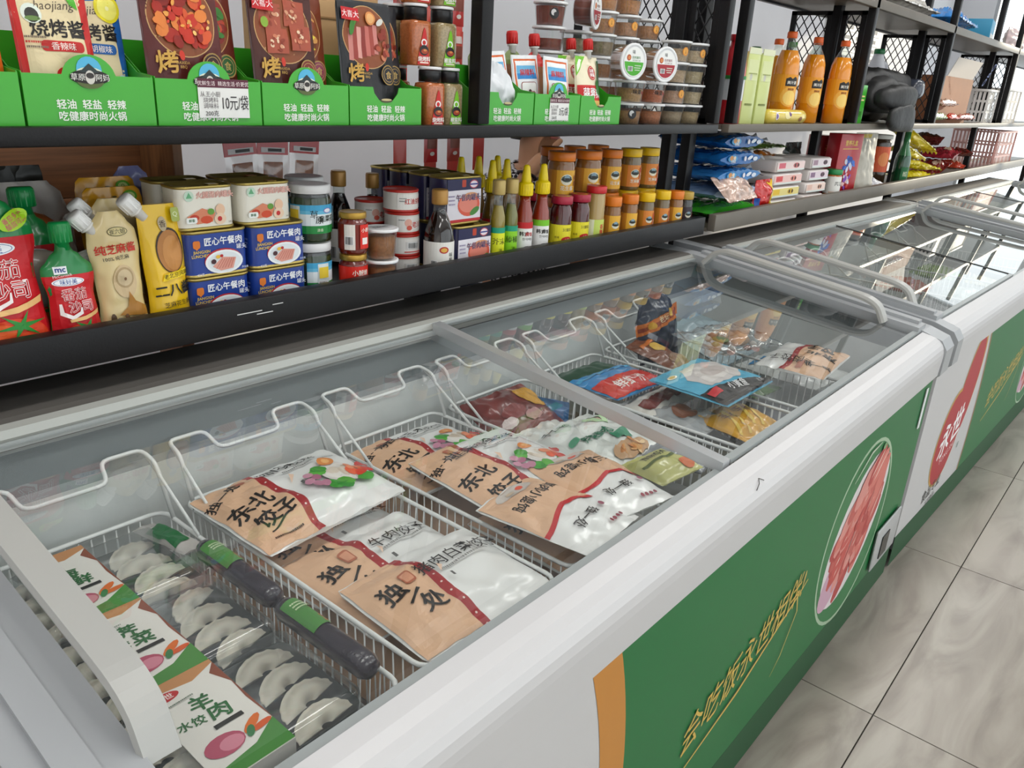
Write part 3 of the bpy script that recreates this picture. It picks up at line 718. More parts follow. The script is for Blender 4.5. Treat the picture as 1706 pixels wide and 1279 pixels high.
kao('second dark red chilli seasoning pouch with green herbs', .6775, 1.187, '#6a2a1e', food(13, 2, 142, 45, 44, ['#b83020', '#8a2418', '#c84a30', '#3a7a2a', '#d8704a'], 54, .23), 6, '#2d5a2a', .03, logo=False)
sq4 = []
for (ax, ay) in ((-19, 164), (19, 170), (-14, 128), (24, 134)):
    sq4 += [Pg([(ax*1.15-20, ay-23), (ax*1.15+18, ay-22), (ax*1.15+20, ay+14), (ax*1.15-18, ay+16)], '#a8503a')] + food(int(ax+ay), ax*1.15, ay-4, 17, 16, ['#c87858', '#b8603f', '#d89a78', '#8e3a28', '#e8c8a8'], 14, .22)
kao('seasoning pouch showing four sesame meat squares in a round window', .805, 1.158, '#4a2018', sq4+[El(-36, 150, 6, 8, '#8aae3a', 10)], 7, '#7a2a20')
kao('brown seasoning pouch with lemon wedges tucked behind the meat squares', .8465, 1.187, '#7a3a22', food(21, 2, 142, 43, 41, ['#a8542c', '#c87a3a', '#8a3c20', '#d89a50'], 42, .25)+[Pg([(18, 118), (36, 136), (22, 138)], '#e8d84a'), Pg([(14, 110), (34, 116), (20, 124)], '#d8c83a')], 8, '#8a3a50', 0, logo=False)
stk = []
for i in range(7): stk.append(Pg([(-44+i*9, 104+i*2), (-35+i*9, 103+i*2), (-31+i*9, 154+i*1.5), (-40+i*9, 155+i*1.5)], ['#c88078', '#9a3c34', '#d89a90', '#8a3028', '#c06a60', '#a04438', '#c88078'][i]))
stk += food(31, 30, 132, 20, 28, ['#8a3020', '#b05038', '#702418', '#c87858'], 14, .3)+[El(8, 173, 11, 11, '#d88a4a', 16), El(8, 173, 8, 8, '#e8b070', 14), El(-28, 168, 5, 16, '#4a8a2a', 10, rot=-25), El(-34, 156, 5, 14, '#3a7a2a', 10, rot=-20), El(28, 168, 9, 5, '#d8d8d0', 10, rot=30)]
kao('dark grey seasoning pouch with sliced steak in a round window', .974, 1.158, '#26262a', stk, 9, '#26262a', 0)
kao('second dark grey steak seasoning pouch beside the spice jars', 1.0155, 1.187, '#2b2a2e', stk, 10, '#2b2a2e', 0, logo=False)
# cardboard carton resting behind on the pouches' row
o = thing('carton', 'brown cardboard carton standing behind the roast seasoning pouches', 'carton', (.985, 1.335, ZU+.0005), 0)
MB().box(-.115, .115, -.05, .05, 0, .26, M('#c9a272', .7, var=.06, vscale=20), .002).build('box', o); MB().box(-.113, .113, -.0515, -.0505, .175, .178, M('#a07c50', .8)).build('seam', o)

# spice jars (square, black cap with white base disc)
SPB = M('#b9683a', .12, coat=.6, var=.25, vscale=260); SPG = M('#a39068', .12, coat=.6, var=.3, vscale=260)
def spice(label, x, y, z, red):
    o = thing('spice_jar', label, 'jar', (x, y, z), math.radians(-6))
    r = .0235
    MB().lathe([(r*.92, 0), (r, .003), (r, .070), (r*.94, .076), (r*.72, .078)], SPB if red else SPG, 28, sq=3.5).build('body', o)
    MB().lathe([(r*.9, .0785), (r*.9, .098), (r*.84, .100)], M('#17171a', .35), 28).build('cap', o)
    MB().lathe([(r*.93, .1005), (r*.95, .1015), (r*.95, .1045), (r*.90, .1055)], M('#e8e8ea', .4), 28).build('lid_disc', o)
    c = '#c8201e' if red else '#7ac420'
    S = [Pg([(-13, 2), (15, 2), (13, 22), (6, 60), (3, 66), (0, 60), (-9, 24)], c), El(2, 40, 6.5, 6.5, '#f4f4f0', 14), El(2, 40, 4, 4, c, 12), El(2, 27, 10.5, 9, '#1d1a18', 16), El(3, 25, 8, 4.5, '#a8401e', 12), El(4, 27, 4, 2, '#d88a4a', 8),
         Tx('烧烤料' if red else '椒盐料', 2, 12, 9.5, '#f8f4ee', .05)] + [R(-8, 4.5, 12, 6.5, '#f4e8d8')]
    art(S, front(-r, 0), 'printed_label', o, base=.0010)
    return o
spice('black capped jar of orange spice with red label on the shelf', 1.121, 1.163, ZU, True)
spice('black capped jar of pale spice with green label on the shelf', 1.177, 1.170, ZU, False)
spice('black capped jar of orange spice with red label stacked on top', 1.108, 1.190, ZU+.106, True)
spice('black capped jar of pale spice with green label stacked on top', 1.166, 1.180, ZU+.106, False)
spice('spice jar with red label on the third tier of the jar stack', 1.112, 1.195, ZU+.212, True)
spice('spice jar with green label on the third tier of the jar stack', 1.168, 1.185, ZU+.212, False)
spice('spice jar standing behind the red labelled jars', 1.106, 1.243, ZU, True)
spice('spice jar stacked behind the red labelled jars', 1.104, 1.243, ZU+.106, False)

# bay with plastic tubs
def tub_inner(colr): return M(colr, .5, var=.35, vscale=220)
def tub(label, x, y, z, content, fill=.6, r=.040, h=.053, sticker=None, rot=None, tilt=None, lidart=None, group=None):
    o = thing('food_tub', label, 'tub', (x, y, z), tilt if tilt else 0, group)
    MB().lathe([(r*.80, .001), (r*.82, .002), (r*.965, h-.006), (r*1.0, h-.005)], CLEARPL, 26, cap=True).build('cup', o)
    MB().lathe([(r*.77, .0025), (r*.78+r*.13*fill*.95, h*fill), (r*.3, h*fill+.001), (r*.02, h*fill+.0015)], tub_inner(content), 22).build('contents', o)
    MB().lathe([(r*1.035, h-.0058), (r*1.05, h-.005), (r*1.05, h-.0008), (r*1.0, h-.0002), (r*.9, h-.0002), (r*.88, h-.0012)], M('#e8e9ea', .35), 28).build('lid', o)
    if sticker == 'o': art([El(0, 0, 10, 11, '#d88a2a', 18), El(0, 0, 7.5, 8.5, '#e8a848', 16), Tx('小\n菜', 0, 0, 6, '#8a4a18', .02)], cyl(r*.9, h*.5, -105), 'sticker', o, 3, base=.0012)
    if sticker == 't': art([Tx('味道', -2, 0, 12, '#2a201c', .04), El(14, -2, 4, 4, '#8a2a1e', 10)], cyl(r*.9, h*.5, -110), 'sticker', o, 3, base=.0012)
    if sticker == 'r': art([El(0, 0, 11, 12, '#1d1b1c', 18), El(-2, 2, 6, 7, '#d8d8d8', 14), El(3, -2, 5, 5, '#2a2a2c', 12)], cyl(r*.9, h*.5, -125), 'sticker', o, 3, base=.0012)
    if lidart: art(lidart, flat((0, 0, h-.0002), (1, 0, 0), (0, 1, 0)), 'lid_print', o, base=.0004)
    return o
TH = .0536
PLACE = ['beside the green box', 'second from the green box', 'third from the green box', 'against the lattice panel']
def tub_row(xs, z, y, rowname, k0=0):
    for k, (x, c, s_) in enumerate(xs): tub('clear lidded tub in the %s row, %s' % (rowname, PLACE[k+k0]), x, y, z, c, .62, sticker=s_, group='stacked plastic tubs')
tub_row([(1.845, '#b8844e', 'r'), (1.951, '#c87a48', None), (2.062, '#b09878', None), (2.160, '#b89c70', None)], ZU, 1.182, 'bottom')
tub_row([(1.845, '#c09256', 't'), (1.951, '#cc6a34', 't'), (2.062, '#cca080', 'o'), (2.160, '#c0a880', None)], ZU+TH, 1.182, 'second')
tub_row([(1.951, '#c08450', None), (2.062, '#c0a07a', None), (2.160, '#b8a278', None)], ZU+2*TH, 1.185, 'third', 1)
tub_row([(2.062, '#c8a880', 'o'), (2.160, '#ccb088', 'o')], ZU+3*TH, 1.185, 'fourth', 2)
YB2 = 1.282; TIER = ['bottom', 'second', 'third', 'fourth', 'fifth', 'sixth']
for k, (c, f_) in enumerate((('#9a4a2a', .7), ('#a84a28', .7), ('#b0502c', .7), ('#8a3820', .5), ('#8a3c22', .8), ('#b86438', .8))):
    tub('clear tub of dark red sauce, %s in the tall column behind spouted pouches' % TIER[k], 1.625, YB2, ZU+k*TH, c, f_, r=.039, sticker='r' if k == 4 else None, group='stacked plastic tubs')
for q, (x, n) in enumerate(((1.745, 4), (1.855, 6), (1.965, 6), (2.075, 5))):
    for k in range(n):
        c = ['#a86640', '#b87850', '#b07444', '#a08a68', '#c08450', '#c88444'][k]
        tub('clear lidded tub, %s tier of the %s rear column after the sauce tubs' % (TIER[k], ['first', 'second', 'third', 'fourth'][q]), x, YB2+.008, ZU+k*TH, c, .65, r=.039, sticker='o' if k == 4 else None, group='stacked plastic tubs')
def lidface(c, c2):
    return [El(0, 0, 33, 33, '#f2f3f0', 30), El(0, 0, 31, 31, c, 30, 180, 360), Tx('烧烤蘸料', 6, 10, 7, c2, .03), Tx('孜然 麻辣 五香', 7, 3.5, 4, c2, .01), El(-18, 9, 7, 7, '#b8502a', 14), El(-17, 9, 4.5, 4.5, '#d8884a', 12), Tx('味', -3, 22, 10, '#2a2a2a', .02)] + bars(-18, -4, -20, -11)+scribble(4, 2, 22, -8, 2, '#e8f0e0')+scribble(5, 0, 20, -13, 2, '#e8f0e0')+scribble(6, 2, 18, -18, 2, '#e8f0e0')
# two tubs standing on their rims with the printed lids facing out
for (x, y, z, c, c2, l) in ((1.768, 1.170, ZU+2*TH+.040, '#4cae2c', '#2d7a22', 'tub stood on edge showing its white and green printed lid'), (1.885, 1.150, ZU+2*TH+.040, '#a82430', '#7a1a24', 'tub stood on edge showing its white and dark red printed lid')):
    tub(l, x, y+.05 if False else y, z, '#b0703a', .6, tilt=(math.radians(90), 0, math.radians(-14)), lidart=lidface(c, c2))
tub('tub tipped on edge with a red printed lid atop the tub stack', 1.700, 1.262, ZU+6*TH+.042-TH*2, '#7a3018', .7, r=.040, tilt=(math.radians(90), 0, math.radians(20)), lidart=lidface('#a03038', '#7a1a24'))

# spouted pouches and white sheet in the tub bay
o = bag('paper_sheet', 'crumpled white plastic sheet in the notched green box', 'sheet', (1.302, 1.158, BZ), (math.radians(-10), math.radians(10), 0), .13, .115, .02, M('#dfe2e6', .4), outline=[(0, .8), (.5, 1), (.8, .8), (1, .35)], seed=14, crk=.006)
def blue_white(label, x, y, seed, rot):
    W = 82; S = [R(-W/2+1, 1, W/2-1, 138, '#eef0f2'), R(-W/2+5, 3, W/2-5, 132, '#d8642a'), R(-W/2+9, 3, W/2-9, 128, '#eef0f2'), R(-W/2+11, 90, W/2-11, 118, '#2f86cc'), R(-W/2+11, 102, W/2-11, 118, '#6ab4e0'),
         Tx('麻辣料', 0, 104, 15, '#c82a20', .05), RR(-24, 30, 24, 84, 6, '#8a3028'), RR(-22.5, 31.5, 22.5, 82.5, 5, '#f4f2f0')]
    S += food(seed, 0, 52, 18, 18, ['#5a2430', '#7a3440', '#a86a70', '#3a1a22', '#d8a0a8'], 22, .3)
    return bag('seasoning_pouch', label, 'seasoning pouch', (x, y, BZ), (math.radians(-8), rot, math.radians(-4)), .084, .140, .022, fm('#eef0f2'), S, seed=seed, bulge=STAND)
blue_white('white and blue seasoning pouch with orange border in front of red caps', 1.515, 1.158, 15, .04)
blue_white('white and blue seasoning pouch leaning at the outer side of its box', 1.360, 1.196, 16, -.10)
blue_white('white and blue seasoning pouch squeezed between two like it', 1.458, 1.192, 17, -.05)
def garlic(label, x, y, seed, rot=0, hh=.150):
    W = 88; S = [R(-W/2+1, 1, W/2-1, hh*1000-2, '#efe6c8'), Pg([(-W/2+1, 148), (-W/2+1, 104), (-8, 148)], '#7ac434'), Pg([(-W/2+4, 128), (-W/2+4, 112), (-20, 140), (-28, 142)], '#eef6e0'), El(12, 112, 15, 16, '#c8241e', 20), El(12, 112, 12.5, 13.5, '#f4e8e0', 20), El(12, 112, 11.5, 12.5, '#c8241e', 20), Tx('蒜蓉\n辣酱', 12, 112, 9, '#ffffff', .04),
         R(-W/2+1, 50, W/2-1, 84, '#c8241e'), Tx('蒜蓉辣', 6, 67, 24, '#ffffff', .05), R(-W/2+1, 30, W/2-1, 50, '#e8b86a'), El(W/2-14, 80, 10, 18, '#3a7a34', 12), R(W/2-9, 1, W/2-1, 140, '#2a5a3a')]
    o = bag('sauce_pouch', label, 'sauce pouch', (x, y, BZ), (math.radians(-8), 0, rot), .09, hh, .03, fm('#efe6c8'), S, seed=seed, bulge=STAND, outline=[(0, .97), (.05, 1), (.86, 1), (.95, .8), (1, .5)])
    spout(o, .012, hh+.002, 0, M('#c81f1c', .35), .0115, .024); return o
garlic('garlic chilli sauce pouch with red cap in the last green box', 1.640, 1.160, 18)
garlic('garlic chilli sauce pouch with red cap behind the front one', 1.634, 1.205, 19)
for x, l in ((1.345, 'first red capped pouch showing above the white blue pouches'), (1.455, 'second red capped pouch showing above the white blue pouches'), (1.533, 'red capped pouch behind the orange bordered pouch')):
    o = bag('sauce_pouch', l, 'sauce pouch', (x, 1.232, BZ), (math.radians(-6), 0, 0), .07, .15, .022, fm('#7a8a4a' if x < 1.5 else '#c8241e'), [R(-30, 20, 30, 120, '#8a5a3a')], seed=int(x*100), bulge=STAND, outline=[(0, .97), (.05, 1), (.84, 1), (.95, .7), (1, .35)])
    spout(o, 0, .152, 0, M('#c81f1c', .35), .0125, .026)

# ------------------------------------------------------------------ lower shelf, left end: sauce pouches
KOUT = [(0, .92), (.08, 1), (.30, .92), (.5, .86), (.68, 1), (.76, .98), (.86, .62), (.93, .30), (1, .26)]
KBUL = [(0, .9), (.12, 1), (.5, .9), (.75, .7), (.9, .45), (1, .4)]
def ketchup(label, x, y, w, h, seed, rot=0, g=False):
    W, H = w*1000, h*1000
    S = [R(-W*.5, H*.66, W*.5, H*.97, '#13813f'), R(-W*.5, 1, W*.5, H*.655, '#c81a24')]
    S = [Pg([(-W/2*interp(KOUT, v/20)*.995, H*v/20) for v in range(0, 15)]+[(W/2*interp(KOUT, v/20)*.995, H*v/20) for v in range(14, -1, -1)], '#c81a24')]
    S += [Pg([(-W*.30, H*0.715), (-W*.30, H*.785), (-W*.06, H*.785), (-W*.06, H*0.715)], '#eef0f4'), Tx('mc', -W*.18, H*0.75, H*.075, '#1f3f8a', .05), Tx('McCormick', -W*.16, H*0.7, H*.035, '#f4d8d8', .02, 4),
          El(-W*.08, H*0.64, W*.30, H*.038, '#f2f4f8', 22), El(-W*.08, H*0.64, W*.27, H*.031, '#2a4f9a', 22), El(-W*.08, H*0.64, W*.26, H*.028, '#f2f4f8', 22), Tx('味好美', -W*.08, H*0.64, H*.05, '#2a4f9a', .03),
          Tx('番茄', -W*.02, H*0.525, H*.115, '#f6ecea', .09), Tx('沙司', W*.06, H*0.405, H*.115, '#f6ecea', .09), Tx('番茄', -W*.02, H*0.525, H*.115, '#c81a24', .012), Tx('沙司', W*.06, H*0.405, H*.115, '#c81a24', .012),
          Ln([(-W*.30, H*0.445), (-W*.30, H*0.355), (-W*.12, H*0.305), (W*.05, H*0.345), (W*.06, H*0.395)], [3, 6, 6, 5, 2], '#f6ecea'),
          Pg([(-W*.2, H*0.29), (W*.1, H*0.31), (W*.42, H*0.355), (W*.4, H*0.315), (W*.1, H*0.275), (-W*.18, H*0.265)], '#e8b878'),
          El(W*.02, H*.12, W*.40, H*.125, '#d8401c', 26), El(-W*.12, H*.14, W*.22, H*.08, '#e8602a', 18), El(W*.1, H*.09, W*.26, H*.07, '#e8502a', 18)]
    for a in range(0, 360, 60):
        ca, sa = math.cos(math.radians(a+10)), math.sin(math.radians(a+10)); S.append(Pg([(W*.1-sa*4, H*.20+ca*4), (W*.1+ca*W*.32, H*.20+sa*H*.09), (W*.1+sa*4, H*.20-ca*4)], '#2a8a34'))
    S += [El(W*.22, H*.10, W*.14, H*.035, '#f6e8e0', 12), El(W*.15, H*.08, W*.08, H*.02, '#e8a040', 10), El(-W*.3, H*.06, W*.16, H*.03, '#7a8a80', 12)]
    if g: S += [El(W*.27, H*.79, W*.20, H*.05, '#a8d82a', 18, rot=25), Tx('番茄多多\n酸甜可口', W*.27, H*.79, H*.034, '#d8407a', .02, 25)]
    o = bag('ketchup_pouch', label, 'sauce pouch', (x, y, ZL), (math.radians(-5), 0, rot), w, h, w*.46, fm('#13813f'), S, KOUT, KBUL, seed, .0016, cut=8)
    gc = M('#15924a', .3)
    mb = MB(); mb.lathe([(w*.13, h-.012), (w*.13, h-.002), (w*.20, h-.001), (w*.20, h+.024), (w*.17, h+.027), (.001, h+.027)], gc, 20)
    for i in range(16): mb.box(w*.195, w*.205, -.0008, .0008, h, h+.022, gc, T=Matrix.Rotation(2*PI*i/16, 4, 'Z'))
    mb.build('cap', o)
    return o
ketchup('large tomato ketchup pouch with green shoulders and lime sticker', .350, 1.172, .112, .232, 20, 0, True)
ketchup('small tomato ketchup pouch with green cap beside the large one', .437, 1.164, .070, .150, 21)
ketchup('green capped ketchup pouch hidden behind the small one', .430, 1.262, .085, .185, 22)
SOUT = [(0, .90), (.06, 1), (.3, .88), (.55, .92), (.72, 1), (.84, .95), (.94, .62), (1, .38)]
def sesame(label, x, y, seed, h=.185, w=.078, tilt=-5):
    W, H = w*1000, h*1000
    S = [El(4, H*.845, 15, 6.5, '#4a4a2a', 22), El(4, H*.845, 14, 5.6, '#d8c890', 22), Tx('崔六娘', 4, H*.845, 8, '#3a3422', .02), Tx('纯芝麻酱', -2, H*.715, 14.5, '#c8301e', .05, 3), Tx('100% 纯芝麻', -4, H*.645, 7, '#3a3028', .02, 3),
         El(2, H*.46, 17, 24, '#c8b088', 26), El(2, H*.49, 13.5, 15, '#a89068', 24), El(2, H*.49, 11, 12, '#c8b490', 22), El(2, H*.48, 2, 2.5, '#7a5a40', 8), Pg([(4, H*.38), (12, H*.30), (30, H*.24), (30, H*.17), (2, H*.19), (-14, H*.20), (0, H*.26)], '#a8742e'),
         El(-22, H*.17, 4, 9, '#5a4430', 10), El(-14, H*.15, 6, 6, '#8a8078', 10), El(-4, H*.16, 3.5, 9, '#6a4a30', 10)] + scribble(seed, -10, 22, H*.05, 2.2, '#8a7a58')
    o = bag('sesame_paste_pouch', label, 'sauce pouch', (x, y, ZL), (math.radians(tilt), 0, 0), w, h, .036, fm('#d9c48e'), S, SOUT, KBUL, seed, .0018)
    spout(o, -w*.36, h*.86, -.72, M('#f0f0ee', .35), .0120, .022); return o
sesame('cream sesame paste pouch with white cap next to the small ketchup', .507, 1.168, 23, w=.074)
sesame('second cream sesame paste pouch half hidden behind the first', .530, 1.216, 24, .195)
def yellow_pouch(label, x, y, seed, plain=False, h=.19, w=.076):
    W, H = w*1000, h*1000
    S = [El(6, H*.64, 22, 34, '#3a2a18', 26), El(6, H*.635, 20, 31.5, '#b5793c', 26), El(8, H*.62, 15, 26, '#c68a4a', 22), El(0, H*.85, 7, 11, '#b8a888', 14), Tx('香', 0, H*.85, 11, '#3a2a1a', .03),
         Pg([(-14, H*.40), (30, H*.43), (30, H*.49), (-10, H*.455)], '#f0cf1e'), Tx('老北京风味', 10, H*.445, 8.5, '#2a2418', .02, 6), Tx('二八酱', 4, H*.33, 20, '#1f1a14', .06, 4), Tx('芝麻花生酱', 6, H*.215, 9, '#3a3020', .03, 4)] + scribble(seed, -20, 28, H*.14, 3, '#3a3020')
    S += [RR(14, H*.86, 28, H*.97, 3, '#a8b45a'), Tx('Q', 21, H*.915, 10, '#e8f0c8', .01)]
    if plain: S = [El(0, H*.93, 4, 1.4, '#5a4a14', 10), El(24, H*.93, 12, 9, '#5aa82a', 16), El(24, H*.93, 8.5, 6, '#c8e08a', 14), Tx('Q', 24, H*.93, 8, '#5a7a2a', .02)]
    o = bag('peanut_paste_pouch', label, 'sauce pouch', (x, y, ZL), (math.radians(-4), 0, 0), w, h, .034, fm('#e8bd14' if not plain else '#d89a12'), S, [(0, .92), (.06, 1), (.3, .94), (.6, 1), (.9, 1), (.97, .94), (1, .8)], KBUL, seed, .0016)
    if not plain: spout(o, -w*.40, h*.93, -.75, M('#f0f0ee', .35), .0125, .023)
    return o
yellow_pouch('yellow sesame peanut paste pouch with white cap beside the tins', .579, 1.170, 25, w=.066)
yellow_pouch('amber pouch with round green tag directly behind the yellow pouch', .556, 1.262, 26, True, .205, .092)
yellow_pouch('amber pouch with round green tag at the very back', .566, 1.304, 27, True, .215, .095)
# tipped pouches with white caps lying behind the ketchup
for k, (x, y, z, a, l) in enumerate(((.470, 1.212, ZL+.112, 1.05, 'pouch tipped over with white cap above the small ketchup'), (.500, 1.315, ZL+.150, 1.0, 'brown pouch lying high with ribbed white cap before the wood'), (.440, 1.325, ZL+.105, 1.1, 'grey pouch lying low with white cap behind the ketchup'))):
    o = thing('sauce_pouch', l, 'sauce pouch', (x, y, ZL), 0)
    zz = z-ZL
    T = Matrix.Translation((0, 0, zz)) @ Matrix.Rotation(a+.25, 4, 'Y')
    mb = MB(); mb.lathe([(.010, .0), (.012, .005), (.012, .02), (.0105, .024)], M('#e4e2dc', .4), 18, T)
    for i in range(14): mb.box(.0118, .0125, -.0008, .0008, .005, .02, M('#e4e2dc', .4), T=T @ Matrix.Rotation(2*PI*i/14, 4, 'Z'))
    mb.build('cap', o)
    MB().lathe([(.007, -.012), (.007, 0)], M('#d8d4cc', .4), 14, T).build('spout', o)
    mb = MB(); c = ['#9a8f84', '#a3572a', '#8f857c'][k]
    def body(u, v, zz=zz, a=a):
        an = 2*PI*u; s_ = math.sin(PI*min(1, max(0, v)))**.45 if 0 < v < 1 else .12
        p = Vector((0.042*s_*math.cos(an), .016*s_*math.sin(an), -.012-.11*v)); p = T @ p; return (p.x+noise.noise(p*40)*.003, p.y+noise.noise(p*37+Vector((5, 0, 0)))*.003, max(p.z, .001))
    mb.grid(body, 18, 10, fm(c)); mb.build('bag_film', o)
# white crumpled bag and dark bag at the back
bag('carrier_bag', 'crumpled white carrier bag edge behind the ketchup pouches', 'bag', (.44, 1.375, ZL), (math.radians(-4), 0, 0), .19, .205, .06, M('#cfcac4', .45), outline=[(0, 1), (.7, 1), (.9, .9), (1, .7)], seed=31, crk=.006)
bag('black_bag', 'dark bag of goods behind the white carrier bag', 'bag', (.415, 1.425, ZL+.0), (0, 0, 0), .20, .225, .028, M('#24241f', .35), seed=32, crk=.004)
bag('film_packet', 'lilac tinted film packet poking up before the wood', 'packet', (.64, 1.345, ZL), (math.radians(-10), 0, .1), .085, .225, .03, M('#8d90c4', .3, coat=.4), outline=[(0, 1), (.8, 1), (.93, .7), (1, .4)], seed=33, crk=.006)
# wooden box behind
o = thing('wooden_crate', 'open brown wooden box standing behind the sauce pouches', 'wooden box', (.47, 1.462, 0), 0)
def wood(hexc, axis=0):
    m = M(hexc, .5, var=.45, vscale=3+axis*.001); nt = m.node_tree; n = [q for q in nt.nodes if q.type == 'TEX_NOISE'][0]; tc = [q for q in nt.nodes if q.type == 'TEX_COORD'][0]
    mp = nt.nodes.new('ShaderNodeMapping'); mp.inputs['Scale'].default_value = (1.2, 30, 30) if axis == 0 else (30, 30, 1.2); nt.links.new(tc.outputs['Object'], mp.inputs[0]); nt.links.new(mp.outputs[0], n.inputs['Vector']); return m
WD = wood('#8a5a38'); wdm = wood('#96663f', 1)
for z0, z1 in ((.80, .90), (.901, 1.0), (1.001, 1.10), (1.101, 1.20)): MB().box(-.35, .305, .13, .148, z0, z1, WD, .001).build('back_board', o)
MB().box(.287, .305, 0, .129, .80, 1.2, wdm, .001).build('side_board', o); MB().box(-.35, -.332, 0, .129, .80, 1.2, wdm, .001).build('side_board', o)
MB().box(-.331, .286, 0, .129, .78, .799, WD).build('bottom_board', o)
for x in (-.34, .295): MB().box(x-.015, x+.01, .02, .12, 0, .7795, WD).build('leg', o)

# ------------------------------------------------------------------ lower shelf: tins and jars
BLU = M('#1f3f94', .3, coat=.3); CRM = M('#ece8da', .32, coat=.3); NAV = M('#2a2a52', .3, coat=.3)
def blue_can(label, x, y, z, group=None):
    S = [Tx('匠心午餐肉', 8, 56, 13.5, '#f2f4f8', .05), Tx('罐头', 39, 44, 9, '#f2f4f8', .03), RR(-44, 47, -32, 59, 3, '#d8782a'), Pg([(-43, 49), (-33, 49), (-38, 44)], '#d8782a'), Tx('JIANGXIN\nLUNCHEON', -30, 38, 6.5, '#e8c84a', .04),
         El(6, 24, 33, 19.5, '#b82a34', 26), El(7, 22, 33, 19, '#eef2f4', 26), El(7, 22, 29, 16, '#dfe6ea', 24), Pg([(-14, 16), (4, 30), (28, 27), (22, 10), (0, 8)], '#e0a090')]
    for i in range(6): S.append(Ln([(-8+i*5, 12), (4+i*4, 27)], 1.2, '#c87868'))
    S += [El(-12, 24, 4.5, 4, '#4a2a30', 9), El(-4, 31, 4, 3, '#e8b840', 9), El(2, 32, 3, 2.5, '#b82a2a', 9), Tx('422克', -36, 6, 5, '#d8dce8', .02), Tx('净含量', 42, 10, 4, '#c8d0e8', .02)]
    return tin('luncheon_meat_can', label, (x, y, z), 0, .107, .060, .0735, BLU, S, group=group, sides=scribble(3, -20, 20, 50, 3, '#8fa0d0')+scribble(4, -20, 20, 44, 3, '#8fa0d0')+scribble(5, -20, 20, 38, 3, '#8fa0d0')+[R(-14, 14, 14, 30, '#8fa0d0')])
def cream_can(label, x, y, z, group=None):
    S = [El(-30, 53, 8, 8, '#c8e0cc', 16), Pg([(-35, 50), (-30, 59), (-25, 50)], '#6ab080'), Tx('火腿猪肉罐头', 13, 54, 10.5, '#c83028', .09), Tx('火腿猪肉罐头', 13, 54, 10.5, '#f4e0d0', .0),
         Pg([(-36, 22), (-10, 34), (12, 26), (6, 12), (-20, 10)], '#e08a68'), El(-24, 20, 8, 5, '#c8402a', 12), El(-4, 16, 10, 6, '#d8502e', 12), El(4, 28, 6, 5, '#6aa040', 10), El(20, 30, 8, 9, '#f0c8a8', 14), El(19, 16, 10, 9, '#f2d4b8', 14), El(18, 16, 4, 4, '#c83030', 10), RR(-38, 12, -20, 21, 3, '#f6f8f4'), Tx('鲜香', -29, 16.5, 5, '#2a6a3a', .04), Tx('340g', 36, 10, 4, '#6a6258', .01)]
    return tin('luncheon_meat_can', label, (x, y, z), 0, .095, .058, .068, CRM, S, group=group)
for r_, yy in ((0, 1.193), (1, 1.262)):
    for c_, xx in ((0, .664), (1, .777)):
        near = 'the sesame pouch' if c_ == 0 else 'the white lidded jars'
        if r_ == 0:
            blue_can('blue luncheon meat can on the shelf next to '+near, xx, yy, ZL); blue_can('blue luncheon meat can stacked second tier next to '+near, xx, yy, ZL+.0741)
            cream_can('cream ham can topping the blue cans next to '+near, xx-.012 if c_ == 0 else xx-.018, yy+.002, ZL+.1482)
        else:
            blue_can('blue luncheon meat can in the row behind', xx, yy, ZL, 'rear luncheon cans'); blue_can('blue luncheon meat can in the row behind', xx, yy, ZL+.0741, 'rear luncheon cans')
            cream_can('cream ham can topping the rear row of cans', xx-.012, yy, ZL+.1482, 'rear cream cans')
VEG = M('#23351c', .1, coat=.7); CLR = clear_mat('jar_glass', (.9, .94, .92), 1.3, .06, .03)
def veg_jar(label, x, y, z, a0, group=None):
    W = 150; S = [lab(W, 18, 68, '#e9f2f4'), lab(W, 52, 68, '#6cc0e2'), lab(W, 58, 68, '#46aad8'), lab(W, 18, 32, '#1f8a3f'), Tx('草', -10, 52, 15, '#1c1c1c', .03), Tx('原', -1, 42, 15, '#1c1c1c', .03), Tx('韭菜花', 16, 44, 12, '#1c2c1c', .04), El(16, 58, 9, 4.5, '#8a6ac0', 14), El(16, 58, 7.5, 3.4, '#f0f0f8', 14), Tx('清香', 0, 24.5, 6, '#e0f0d0', .02)]
    S += [R(-56, 20, -34, 66, '#dfe8ea')]+bars(-54, -40, 24, 34)+[R(-54, 40, -36, 60, '#e8c83a')]+[R(40, 22, 62, 62, '#e6eff2'), R(44, 40, 58, 58, '#e4c43c')]
    return jar('vegetable_jar', label, (x, y, z), .0365, .1015, M('#e4e4e4', .35), VEG, S, lidh=.015, lidr=1.0, shoulder=.14, neck=.93, a0=a0, clear=CLR, group=group)
veg_jar('white lidded jar of green chive sauce on top of another', .870, 1.204, ZL+.102, -100)
veg_jar('white lidded jar of green chive sauce standing under another', .868, 1.204, ZL, -20)
for (x, y) in ((.842, 1.322), (.925, 1.296)):
    veg_jar('white lidded chive sauce jar standing in the back row', x, y, ZL, -110, 'back chive jars'); veg_jar('white lidded chive sauce jar stacked in the back row', x, y, ZL+.102, -110, 'stacked back chive jars')
CHI = M('#6a1d10', .1, coat=.8)
